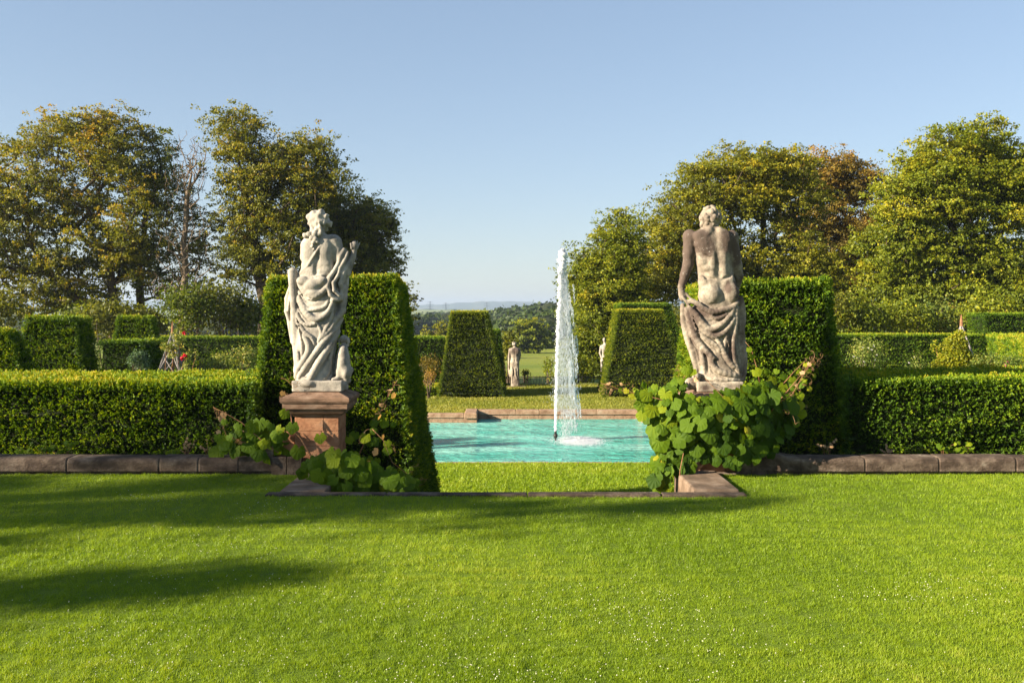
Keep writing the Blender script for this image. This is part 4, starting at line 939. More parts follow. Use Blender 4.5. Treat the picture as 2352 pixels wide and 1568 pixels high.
def branch_mesh(A, par, rmin, rtrunk, power=2.3, maxn=7):
    n = len(A); w_ = np.zeros(n)
    ch = np.zeros(n, int)
    for i in range(n - 1, 0, -1):
        if par[i] >= 0: ch[par[i]] += 1
    # children always have larger index than parents
    for i in range(n - 1, -1, -1):
        if w_[i] == 0: w_[i] = 1
        if par[i] >= 0: w_[par[i]] += w_[i]
    rad = (w_ / w_.max()) ** (1 / power) * rtrunk; rad = np.maximum(rad, rmin)
    kids = {}
    V = []; F = []; nv = 0
    for i in range(n):
        if par[i] < 0: continue
        a, b = A[par[i]], A[i]; ra, rb = min(rad[par[i]], rad[i] * 1.45), rad[i]; k = 7 if rb > .09 else (4 if rb > .025 else 3)
        d = b - a; L = np.linalg.norm(d)
        if L < 1e-5: continue
        d /= L; s = np.cross(d, [.3, .9, .2]); s /= np.linalg.norm(s); t = np.cross(d, s)
        th = np.arange(k) * 2 * math.pi / k; ring = np.cos(th)[:, None] * s + np.sin(th)[:, None] * t
        V.append(a + ring * ra); V.append(b + ring * rb)
        for j in range(k): F.append((nv + j, nv + (j+1) % k, nv + k + (j+1) % k, nv + k + j))
        nv += 2 * k
    return np.concatenate(V), np.array(F)
def tree(name, Y, base, trunkline, lobes, mat, label, group=None, ncl=260, leafn=150, leaf=.13, clr=.75, flat_=.6, rt=.4, shell=.5, tone=0.0, sparse=0.0, loose=0.0, depth=1.0, seed=None, twigs=0, lightside=.0, cat='tree'):
    """trunkline: photo points (x, y) from ground up; lobes: (x, y, rx, ry) ellipses in the photo frame at distance Y"""
    global rng
    old = rng
    if seed is not None: rng = np.random.default_rng(seed)
    s = Y / FPX
    rp = [P(x, y, Y) for x, y in trunkline]; rp[0][2] = base; dj = rng.uniform(-.3, .3, len(rp))
    pts = []
    for i in range(len(rp) - 1):
        st = max(2, int(np.linalg.norm(rp[i+1] - rp[i]) / .8))
        for k in range(st): pts.append(rp[i] * (1 - k / st) + rp[i+1] * k / st + (rng.normal(size=3) * .05 if (i or k) else 0))
    pts.append(rp[-1])
    area = np.array([l[2] * l[3] for l in lobes], float); cen = []
    ncs = rng.multinomial(ncl, area / area.sum())
    for (lx, ly, rx, ry), k in zip(lobes, ncs):
        d = unit(rng.normal(size=(k * 3, 3))); r = rng.uniform(0, 1, (k * 3, 1)) ** shell
        q = d * r; c = P(lx, ly, Y); q = q * np.array([rx * s, (rx + ry) * .5 * s * depth, ry * s]) + c
        sel = []
        for qq in q:
            if all(np.linalg.norm(qq - z) > clr * .75 for z in sel[-80:]): sel.append(qq)
            if len(sel) >= k: break
        cen += sel
    cen = np.array(cen)
    A, par, lf = grow(cen, None, pts)
    leafn = int(leafn * 2.15); leaf = leaf * .84; ncl = ncl
    e = empty(name, (rp[0][0], Y, base), label, cat, group)
    V, F = branch_mesh(A, par, .010 * Y / 50, rt * .8, 2.0)
    mesh('trunk', V, F, M['bark'] if mat != 'dead' else M['twig'], e, smooth=True)
    if mat == 'dead' : rng = old; return e
    keep = rng.uniform(size=len(cen)) > sparse
    Q = []; T = []
    for c in cen[keep]:
        k = int(leafn * rng.uniform(.6, 1.4)); rc = clr * rng.uniform(.7, 1.3)
        sub = c + rng.normal(size=(max(5, k // 19), 3)) * rc * np.array([.66, .66, .60 * flat_])
        o_ = sub[rng.integers(0, len(sub), k)] + rng.normal(size=(k, 3)) * rc * np.array([.19, .19, .10])
        n_ = unit(rng.normal(size=(k, 3)) * .75 + unit(c - cen.mean(0)) * .5 + np.array([0, 0, .55])); a = unit(np.cross(n_, rng.normal(size=(k, 3)))); b = np.cross(n_, a)
        sz = leaf * rng.uniform(.6, 1.3, (k, 1)); 
        Q.append(np.stack([o_ - a * sz * .5, o_ - b * sz * .32, o_ + a * sz * .5, o_ + b * sz * .32], 1))
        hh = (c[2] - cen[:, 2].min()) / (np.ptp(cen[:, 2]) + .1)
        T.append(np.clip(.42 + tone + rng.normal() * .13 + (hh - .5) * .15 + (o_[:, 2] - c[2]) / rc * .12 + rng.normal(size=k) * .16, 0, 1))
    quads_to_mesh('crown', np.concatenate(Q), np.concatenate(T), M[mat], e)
    rng = old
    return e
G1, G2 = 'trees behind the left garden', 'trees behind the right garden'
tree('tree', 50, -3, [(268, 830), (262, 700), (255, 560)], [(150, 400, 150, 130), (265, 360, 105, 105), (60, 480, 95, 130), (200, 560, 150, 110), (330, 500, 60, 160), (90, 640, 140, 60), (-60, 520, 120, 180), (260, 290, 70, 42), (110, 320, 80, 55), (30, 340, 60, 45), (190, 300, 70, 45), (60, 700, 110, 40), (170, 680, 90, 40)], 'tree_a',
     'broad tree with rust tinted crown at the far left', G1, ncl=520, leafn=112, leaf=.155, clr=.62, rt=.42, shell=.42, tone=.08, seed=11)
tree('tree', 52, -3, [(322, 830), (322, 620), (335, 480)], [(340, 470, 60, 130), (365, 380, 50, 85), (310, 600, 90, 70), (400, 640, 90, 50)], 'tree_c',
     'slim upright tree with straight bare trunk left of the half dead tree', G1, ncl=110, leafn=80, leaf=.15, clr=.55, rt=.26, tone=-.05, seed=12)
tree('tree', 49, -3, [(418, 830), (420, 640), (428, 480), (440, 400)], [(425, 400, 50, 100), (455, 370, 28, 75), (430, 560, 70, 110), (400, 660, 70, 50)], 'dead',
     'half dead thin tree with bare twiggy top', G1, ncl=900, clr=.14, rt=.24, shell=.55, seed=13)
tree('tree', 51, -3, [(420, 830), (424, 650), (425, 470)], [(420, 480, 60, 130), (450, 560, 60, 110), (430, 680, 110, 45)], 'tree_a',
     'thin leafy tree growing among the dead twigs', G1, ncl=120, leafn=42, leaf=.14, clr=.5, rt=.16, tone=-.1, seed=14)
tree('tree', 50, -3, [(606, 830), (604, 660), (580, 520), (556, 400)], [(550, 300, 62, 55), (600, 370, 110, 75), (560, 460, 72, 110), (680, 430, 110, 95), (640, 560, 120, 90), (740, 420, 60, 70), (700, 340, 60, 40), (560, 600, 70, 60)], 'tree_a',
     'tall tree with dark crown peaking behind the draped woman statue', G1, ncl=350, leafn=110, leaf=.15, clr=.6, rt=.36, shell=.42, tone=.02, seed=15)
tree('tree', 53, -3, [(760, 830), (770, 640), (790, 560)], [(800, 500, 80, 75), (850, 540, 58, 95), (780, 590, 110, 60), (870, 600, 45, 40), (720, 520, 70, 70)], 'tree_a',
     'rounded dark tree sloping down to the right of the draped woman statue', G1, ncl=200, leafn=130, leaf=.155, clr=.62, rt=.3, shell=.4, tone=-.02, seed=16)
tree('sapling', 42, -2.2, [(930, 830), (935, 740), (940, 690)], [(940, 665, 12, 28), (948, 690, 10, 14), (935, 720, 16, 30), (948, 708, 8, 5)], 'tree_a', 'wispy dark branch tips beside the left tall topiary', ncl=26, leafn=36, leaf=.10, clr=.22, rt=.05, tone=-.3, seed=17, cat='tree')
tree('tree', 46, -2.5, [(1400, 830), (1398, 720), (1395, 640)], [(1425, 530, 42, 45), (1400, 600, 75, 60), (1370, 660, 52, 70), (1380, 760, 62, 90), (1430, 700, 60, 100), (1350, 810, 45, 60), (1340, 640, 28, 40)], 'tree_c',
     'fresh green tree right of the fountain jet', G2, ncl=280, leafn=170, leaf=.135, clr=.55, rt=.26, shell=.45, tone=.08, seed=18)
tree('tree', 50, -3, [(1745, 830), (1742, 660), (1720, 560)], [(1690, 420, 130, 82), (1600, 500, 110, 90), (1520, 600, 70, 90), (1800, 440, 90, 90), (1640, 610, 130, 80), (1790, 600, 120, 90), (1760, 380, 60, 40), (1500, 660, 60, 60), (1860, 650, 80, 80)], 'tree_b',
     'broad golden tinged tree behind the stained man statue', G2, ncl=560, leafn=140, leaf=.15, clr=.6, rt=.38, shell=.4, tone=.05, seed=19)
tree('tree', 58, -3, [(1900, 830), (1900, 640), (1890, 500)], [(1870, 400, 70, 62), (1930, 420, 70, 60), (1980, 430, 50, 50), (1900, 520, 110, 80), (1910, 640, 90, 80), (1970, 560, 60, 90), (1960, 660, 70, 60)], 'rust',
     'rust brown topped tree between the golden tree and the right tree', G2, ncl=330, leafn=130, leaf=.16, clr=.62, rt=.3, shell=.42, tone=-.05, seed=20)
tree('tree', 47, -3, [(2205, 830), (2195, 690), (2185, 560)], [(2200, 380, 115, 95), (2250, 330, 70, 55), (2110, 460, 110, 110), (2270, 480, 110, 130), (2060, 580, 90, 80), (2180, 620, 150, 90), (2100, 690, 130, 60), (2330, 420, 60, 90), (2300, 650, 90, 80), (2200, 720, 120, 40)], 'tree_c',
     'large yellow green tree with dense crown on the right', G2, ncl=600, leafn=175, leaf=.155, clr=.58, rt=.42, shell=.4, tone=.13, seed=21)
tree('tree', 50, -3, [(2420, 830), (2420, 690), (2415, 560)], [(2400, 440, 80, 90), (2420, 600, 90, 110), (2350, 700, 70, 60), (2480, 520, 100, 120)], 'tree_c',
     'green tree cut off by the right edge of the picture', G2, ncl=190, leafn=140, leaf=.15, clr=.6, rt=.3, tone=.0, seed=22)
# understorey
def bush(name, x, y, rx, ry, Y, label, mat='tree_c', n=1600, leaf=.12, tone=-.1, group=None, cat='bush', zb=None, flowers=None, seed=0, hollow=.5, stems=True):
    """a rounded shrub of leaves on a few real stems"""
    r = np.random.default_rng(500 + seed + int(x)); s = Y / FPX; c = P(x, y, Y); zb = LOW if zb is None else zb
    e = empty(name, (c[0], Y, zb), label, cat, group)
    k = max(6, n // 60); d = unit(r.normal(size=(k, 3))); d[:, 2] = np.abs(d[:, 2]) * np.where(r.uniform(size=k) < .75, 1, -1)
    cc = c + d * r.uniform(.25, 1, (k, 1)) ** hollow * np.array([rx * s * .82, (rx + ry) * .45 * s, ry * s * .85])
    cc[:, 2] = np.maximum(cc[:, 2], zb + .1)
    rc = .26 * min(rx, ry) * s + .02
    o_ = cc[r.integers(0, k, n)] + r.normal(size=(n, 3)) * rc * np.array([1, 1, .8])
    o_[:, 2] = np.maximum(o_[:, 2], zb + .02)
    n_ = unit(r.normal(size=(n, 3)) * .8 + unit(o_ - c) * .7 + np.array([0, 0, .4])); a = unit(np.cross(n_, r.normal(size=(n, 3)))); b = np.cross(n_, a)
    sz = leaf * r.uniform(.6, 1.3, (n, 1)); Q = np.stack([o_ - a * sz * .5, o_ - b * sz * .3, o_ + a * sz * .5, o_ + b * sz * .3], 1)
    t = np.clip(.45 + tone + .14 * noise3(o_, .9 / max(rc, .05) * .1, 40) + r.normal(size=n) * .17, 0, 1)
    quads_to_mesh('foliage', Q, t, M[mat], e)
    if stems:
        mb = MB()
        for i in range(min(14, k)):
            p0 = np.array([c[0] + r.uniform(-.1, .1) * rx * s, Y + r.uniform(-.1, .1) * rx * s, zb]); p1 = cc[i]; mid = p0 * .45 + p1 * .55 + r.normal(size=3) * .05 * rx * s
            mb.tube([p0, mid, p1], [.012 * Y / 20, .009 * Y / 20, .004 * Y / 20], 4)
        mb.build('stem', M['bark'], e)
    if flowers:
        fm, nf, fs = flowers
        for _ in range(nf):
            mb = MB(); dd = unit(r.normal(size=3)); dd[1] = -abs(dd[1]); q = c + dd * np.array([rx * s, rx * s * .8, ry * s]) * r.uniform(.7, 1.05)
            for _k in range(2):
                v = r.normal(size=(6, 3)); v = unit(v) * fs * r.uniform(.6, 1); mb.add(v + q + r.normal(size=3) * fs * .3, [(0, 1, 2), (1, 2, 3), (2, 3, 4), (3, 4, 5), (0, 3, 5), (0, 2, 4)])
            mb.build('flower', M[fm], e)
    return e
GU = 'dark bushes under the left trees'
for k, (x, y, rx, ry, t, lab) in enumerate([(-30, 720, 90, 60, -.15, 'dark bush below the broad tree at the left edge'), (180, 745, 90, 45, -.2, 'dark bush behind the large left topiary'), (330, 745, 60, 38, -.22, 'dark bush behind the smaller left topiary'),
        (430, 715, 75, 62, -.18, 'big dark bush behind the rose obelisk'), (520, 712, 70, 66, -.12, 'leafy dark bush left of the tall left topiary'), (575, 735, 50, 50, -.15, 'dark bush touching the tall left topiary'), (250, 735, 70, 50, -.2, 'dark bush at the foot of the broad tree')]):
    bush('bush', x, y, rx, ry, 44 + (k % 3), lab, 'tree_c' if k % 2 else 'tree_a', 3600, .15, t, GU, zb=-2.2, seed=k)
GU = 'bushes under the right trees'
for k, (x, y, rx, ry, t, mt, lab) in enumerate([(1960, 745, 80, 50, -.1, 'tree_c', 'dark bush above the far right hedge beside the tall right topiary'), (2060, 740, 80, 55, .05, 'tree_c', 'yellow green bush above the middle of the far right hedge'), (2160, 745, 70, 60, .12, 'shrub', 'pale green shrub behind the bare obelisk tip'),
        (2290, 720, 90, 60, 0, 'tree_c', 'bush behind the tall square hedge'), (1560, 780, 70, 80, -.2, 'tree_a', 'dark bush left of the stained man statue'), (1500, 790, 60, 90, -.2, 'tree_a', 'dark bush behind the right pool topiary'), (1880, 720, 70, 70, -.1, 'tree_a', 'dark bush behind the tall right topiary')]):
    bush('bush', x, y, rx, ry, 41.5 + (k % 3), lab, mt, 3400, .14, t, GU, zb=-2.2, seed=20 + k)
bush('bush', 1345, 850, 38, 38, 42, 'loose green bush behind the iron fence by the jet', 'tree_c', 1500, .11, .05, zb=-2.2, seed=40)
bush('bush', 1262, 850, 24, 34, 43, 'small sparse bush left of the jet behind the fence', 'tree_c', 420, .10, -.05, zb=-2.2, seed=41)
bush('bush', 1168, 815, 22, 60, 40.5, 'dark bush beside the distant male statue', 'tree_a', 1500, .11, -.12, zb=-1.9, seed=42)
bush('bush', 1206, 862, 10, 20, 40.2, 'small dark shrub at the right foot of the distant male statue', 'tree_a', 420, .07, -.15, zb=-1.9, seed=43)
# garden shrubs
bush('shrub', 318, 835, 20, 30, 22.5, 'blue green rounded shrub left of the rose obelisk', 'blueleaf', 1300, .05, .05, seed=50)
bush('rose_bush', 508, 835, 34, 26, 22, 'rose bush nearer to the obelisk in front of the far left hedge', 'shrub', 1100, .045, .1, 'rose bushes in the left garden', seed=51)
bush('rose_bush', 560, 830, 34, 34, 21, 'rose bush touching the tall left topiary', 'shrub', 1500, .045, .15, 'rose bushes in the left garden', flowers=('pink', 5, .02), seed=52)
bush('rose_bush', 1990, 820, 42, 38, 22, 'rose bush with white blooms beside the tall right topiary', 'shrub', 1900, .045, .15, 'rose bushes in the right garden', flowers=('white', 9, .03), seed=53)
bush('rose_bush', 2105, 835, 24, 26, 22, 'thin rose bush in the middle of the right garden', 'shrub', 600, .045, .1, 'rose bushes in the right garden', flowers=('white', 2, .025), seed=54)
bush('shrub', 2268, 835, 26, 30, 21, 'pale leafy shrub right of the climber mound', 'shrub', 1100, .045, .18, seed=55)
bush('rose_bush', 2318, 842, 32, 22, 20, 'pink flowering bush below the sunlit right hedge', 'shrub', 1100, .045, .12, 'rose bushes in the right garden', flowers=('pink', 5, .035), seed=56)
bush('shrub', 982, 845, 30, 28, 33.8, 'reddish brown shrub left of the left pool topiary', 'rust', 1000, .06, -.15, seed=57)
bush('shrub', 985, 868, 20, 18, 32.5, 'dry stalky clump above the low box hedge', 'rust', 350, .05, .2, seed=58)
bush('garden_flowers', 2238, 846, 18, 14, 17.5, 'red flowering plant just behind the right hedge', 'shrub', 160, .04, 0, flowers=('red', 4, .022), seed=59)

def obelisk(x, ytip, ybase, wpx, Y, label, lattice=True):
    c = P(x, ytip, Y); s = Y / FPX; zb = LOW; hw = wpx * s / 2
    # widen so that it keeps the slope it has in view down to the ground
    zvis = P(x, ybase, Y)[2]; hw = hw * (c[2] - zb) / (c[2] - zvis)
    e = empty('obelisk', (c[0], Y, zb), label, 'obelisk'); ap = c - np.array([0, 0, .22])
    cs = [np.array([c[0] + a * hw, Y + b * hw, zb]) for a, b in ((-1, -1), (1, -1), (1, 1), (-1, 1))]
    for q in cs:
        mb = MB(); mb.tube([q, ap + (q - ap) * .02], [.022, .018], 5); mb.build('leg', M['wood'], e)
    mb = MB(); mb.tube([ap - np.array([0, 0, .05]), ap + np.array([0, 0, .08]), c], [.035, .03, .006], 6); mb.build('finial', M['vinestem'], e)
    if lattice:
        mb = MB()
        for i in range(4):
            a, b = cs[i], cs[(i+1) % 4]
            pt = lambda u, v: (a * (1-u) + b * u) * (1-v) + ap * v
            for k in range(-1, 7):
                v0 = k * .11
                for sgn in (0, 1):
                    u0, u1 = (0, 1) if sgn else (1, 0); va, vb = v0, v0 + .24
                    if va < 0: f = -va / (vb - va); ua = u0 + (u1 - u0) * f; q0 = pt(ua, 0)
                    else: q0 = pt(u0, va)
                    if va < .8: mb.tube([q0, pt(u1, min(vb, .95))], .013, 4)
        mb.build('lattice', M['wood'], e)
    return e, c, hw
obelisk(396, 738, 852, 56, 21, 'lattice timber obelisk with red climbing rose in the left garden')
obelisk(2208, 722, 790, 32, 23, 'dark obelisk tip standing out of the green climber on the right', False)
def climber(pts, Y, label, mat, name='climbing_plant', flowers=(), dens=1.0, tone=.15, leaf=.045, seed=0, tips=()):
    r = np.random.default_rng(900 + seed); s = Y / FPX; c = P(pts[0][0], pts[0][1], Y); e = empty(name, (c[0], Y, LOW), label, 'climber')
    Q = []; T = []; st = MB()
    for (x, y, rx, ry, n) in pts:
        n = int(n * dens); c = P(x, y, Y - .15); o_ = c + unit(r.normal(size=(n, 3))) * (r.uniform(0, 1, (n, 1)) ** .5) * np.array([rx * s, .3 * rx * s + .1, ry * s])
        n_ = unit(r.normal(size=(n, 3)) + np.array([-.3, -.6, .3])); a = unit(np.cross(n_, r.normal(size=(n, 3)))); b = np.cross(n_, a); sz = leaf * r.uniform(.6, 1.3, (n, 1))
        Q.append(np.stack([o_ - a * sz * .5, o_ - b * sz * .33, o_ + a * sz * .5, o_ + b * sz * .33], 1)); T.append(np.clip(.5 + tone + r.normal(size=n) * .18, 0, 1))
        b0 = P(pts[0][0] + r.uniform(-8, 8), 860, Y); b0[2] = LOW; st.tube([b0, (b0 + c) / 2 + r.normal(size=3) * .08, c], [.014, .010, .005], 5)
    quads_to_mesh('foliage', np.concatenate(Q), np.concatenate(T), M[mat], e); st.build('stem', M['vinestem'], e)
    for (x, y) in flowers:
        q = P(x, y, Y - .3); mb = MB()
        for k in range(7):
            th = k * 2.4; d = np.array([math.cos(th), -.6, math.sin(th)]) * .026 * (.5 + k / 9); v = unit(r.normal(size=(6, 3))) * .034
            mb.add(v + q + d, [(0, 1, 2), (1, 2, 3), (2, 3, 4), (3, 4, 5), (0, 3, 5), (0, 2, 4)])
        mb.build('flower', M['red'], e)
climber([(396, 800, 16, 18, 200), (405, 770, 14, 14, 130), (382, 796, 18, 12, 170), (414, 786, 14, 18, 150), (430, 812, 14, 20, 110), (396, 815, 14, 8, 80), (425, 840, 10, 12, 50), (450, 815, 5, 26, 40)], 20.7, 'climbing rose with three red blooms on the lattice obelisk', 'shrub', 'climbing_rose', [(423, 765), (425, 817), (419, 824)], tone=.22, seed=1)
climber([(2195, 830, 46, 34, 4600), (2195, 795, 30, 28, 2000), (2205, 770, 14, 14, 420), (2160, 845, 24, 22, 1100), (2150, 800, 16, 22, 90), (2235, 840, 16, 20, 300)], 22.6, 'bright green climber mounded over the obelisk in the right garden', 'tree_c', tone=.22, leaf=.055, seed=2)

# ------------------------------------------------------------------ distant woods, pylons, fence
def woods():
    r = np.random.default_rng(77); Q = []; T = []; cv = []; cf = []; nv = 0
    spec = []
    for k in range(64):      # right wood edge
        x = r.uniform(1125, 1420); Y = r.uniform(185, 330); ytop = np.interp(x, [1125, 1180, 1240, 1320, 1420], [745, 735, 712, 700, 690]) + r.uniform(-6, 26) * (1 if Y > 240 else 1.6)
        spec.append((x, ytop, Y, r.uniform(4.5, 8)))
    for k in range(24): x = r.uniform(1120, 1400); spec.append((x, np.interp(x, [1120, 1180, 1260, 1320], [712, 708, 691, 686]) + r.uniform(-3, 5), r.uniform(330, 380), r.uniform(6, 10)))
    for k in range(34): spec.append((r.uniform(900, 1060), r.uniform(716, 742), r.uniform(330, 480), r.uniform(8, 13)))
    for k in range(60): spec.append((r.uniform(-300, 900), r.uniform(722, 745), r.uniform(300, 520), r.uniform(8, 13)))
    for k in range(50): spec.append((r.uniform(1420, 2700), r.uniform(690, 720), r.uniform(200, 380), r.uniform(7, 12)))
    for k in range(26): spec.append((r.uniform(980, 1160), r.uniform(712, 720), r.uniform(700, 1100), r.uniform(10, 18)))
    for (x, yt, Y, rad) in spec:
        if Y < 600 and not (1120 < x < 1330) and r.uniform() < .0: continue
        c = P(x, yt, Y); zt_ = c[2]; zg = float(zter(np.array(c[0]), np.array(Y))) - 1; hh = max(3, (zt_ - zg) / 2); c[2] = zt_ - hh
        # lumpy core
        us, vs = np.meshgrid(np.linspace(0, 2 * math.pi, 11)[:-1], np.linspace(-1.4, 1.4, 7)); d = np.stack([np.cos(vs) * np.cos(us), np.cos(vs) * np.sin(us), np.sin(vs)], -1)
        p = c + d * np.array([rad, rad, hh]) * .86 * (1 + .12 * noise3(d * 3 + x, .5, 50))[..., None]; cv.append(p.reshape(-1, 3)); a = np.arange(6 * 10).reshape(6, 10); b = np.roll(a, -1, 1)
        cf.append(np.stack([a.ravel(), b.ravel(), b.ravel() + 10, a.ravel() + 10], 1) + nv); nv += 70
        n = int((700 if Y < 300 else 420 if Y < 600 else 160) * (1 if x > 1100 and x < 1340 or 930 < x < 1050 else .45)); d = unit(r.normal(size=(n, 3))); lump = 1 + .16 * noise3(d * 2.2 + x * .37, .55, 51)
        o_ = c + d * np.array([rad, rad, hh]) * (lump * r.uniform(.82, 1.03, n))[:, None]; n_ = unit(d + r.normal(size=(n, 3)) * .6); aa = unit(np.cross(n_, r.normal(size=(n, 3)))); bb = np.cross(n_, aa)
        sz = (.55 + Y * .0018) * r.uniform(.6, 1.4, (n, 1)); Q.append(np.stack([o_ - aa * sz * .6, o_ - bb * sz * .45, o_ + aa * sz * .6, o_ + bb * sz * .45], 1)); T.append(np.clip(r.uniform(.15, .62) + r.normal(size=n) * .13, 0, 1))
    e = empty('woodland', (60, 250, -6), 'far woodland rising behind the sunny field', 'woodland'); e['kind'] = 'stuff'
    mesh('inner_crown', np.concatenate(cv), np.concatenate(cf), M['core'], e, smooth=True); quads_to_mesh('leaves', np.concatenate(Q), np.concatenate(T), M['woodleaf'], e)
woods()
tree('tree', 150, -5, [(1216, 835), (1216, 790), (1216, 770)], [(1216, 765, 30, 32), (1205, 785, 26, 22), (1232, 780, 24, 26)], 'tree_c', 'bright round field tree in front of the far wood', 'trees standing apart in the park', ncl=110, leafn=90, leaf=.5, clr=1.0, rt=.4, tone=.08, seed=61)
tree('tree', 120, -4.5, [(1015, 835), (1015, 790), (1015, 780)], [(1015, 768, 24, 20), (995, 778, 18, 12)], 'tree_b', 'small yellow tree above the far left hedge', 'trees standing apart in the park', ncl=70, leafn=80, leaf=.35, clr=.8, rt=.25, tone=-.12, seed=62)
def pylon(x, ytop, ybase, Y, lab):
    a = P(x, ytop, Y); b = P(x, ybase, Y); b[2] -= 6; h = a[2] - b[2]
    e = empty('pylon', b, lab, 'pylon', 'electricity pylons on the horizon'); mb = MB(); w0, w1 = 3.6, .7; r = .22
    lv = [0, .2, .38, .54, .68, .8, .9, 1.0]; ww = [w0 + (w1 - w0) * min(1, l * 1.25) ** .8 for l in lv]
    cor = lambda i: [b + np.array([sx_ * ww[i] , sy_ * ww[i], lv[i] * h]) for sx_, sy_ in ((-1, -1), (1, -1), (1, 1), (-1, 1))]
    for i in range(len(lv) - 1):
        c0, c1 = cor(i), cor(i + 1)
        for k in range(4): mb.tube([c0[k], c1[k]], r, 3); mb.tube([c0[k], c1[(k+1) % 4]], r * .6, 3); mb.tube([c0[(k+1) % 4], c1[k]], r * .6, 3)
    mb.build('tower', M['metal'], e)
    for l, wd_ in ((.62, 7.5), (.78, 9), (.93, 6)):
        m2 = MB(); q = b + np.array([0, 0, l * h]); m2.tube([q - [wd_, 0, 0], q, q + [wd_, 0, 0]], [.12, .3, .12], 4); m2.tube([q - [wd_, 0, 0], q + [0, 0, 1.6], q + [wd_, 0, 0]], .12, 3); m2.build('cross_arm', M['metal'], e)
for x, a, b, Y, lab in ((988, 692, 718, 2150, 'leftmost pylon on the horizon beside the tall left topiary'), (1024, 695, 718, 2150, 'second pylon from the left above the left pool topiary'), (1118, 694, 712, 2400, 'third pylon, above the right shoulder of the left pool topiary'), (1187, 697, 712, 2600, 'smallest pylon, farthest right near the wood')):
    pylon(x, a, b, Y, lab)
def fence():
    Y = 41; x0, x1 = P(1150, 0, Y)[0], P(1420, 0, Y)[0]; zb, zt_ = -2.05, P(0, 862, Y)[2]
    e = empty('iron_fence', ((x0 + x1) / 2, Y, zb), 'black iron railing beyond the far lawn', 'fence')
    mb = MB(); x = x0; k = 0
    while x < x1:
        hh = zt_ if k % 2 == 0 else zt_ - .32
        mb.tube([(x, Y, zb), (x, Y, hh)], .011, 4); k += 1; x += .058 if False else .062
    mb.build('bars', M['metal'], e)
    for z in (zt_ - .06, zb + .25, zt_ - .34): m2 = MB(); m2.box(x0, x1, Y - .012, Y + .012, z - .015, z + .015); m2.build('rail', M['metal'], e)
    for x in (P(1203, 0, Y)[0], P(1328, 0, Y)[0], x1):
        m2 = MB(); m2.tube([(x, Y, zb), (x, Y, zt_ + .05)], .035, 6); m2.build('post', M['metal'], e)
fence()
mb = MB(); pp = []
xs_ = np.linspace(-4, 6, 40); V = []
for x in xs_: V += [(x, 38.6 + .012 * (x - 1.3) ** 2, LOW + .012), (x, 39.0 + .012 * (x - 1.3) ** 2, LOW + .012), (x, 39.02 + .012 * (x - 1.3) ** 2, LOW - .3)]
Fs = []
for k in range(39): Fs += [(k*3, k*3+3, k*3+4, k*3+1), (k*3+1, k*3+4, k*3+5, k*3+2)]
mb.add(V, Fs); o = mb.build('stone_path_edge', M['slab']); o['kind'] = 'structure'

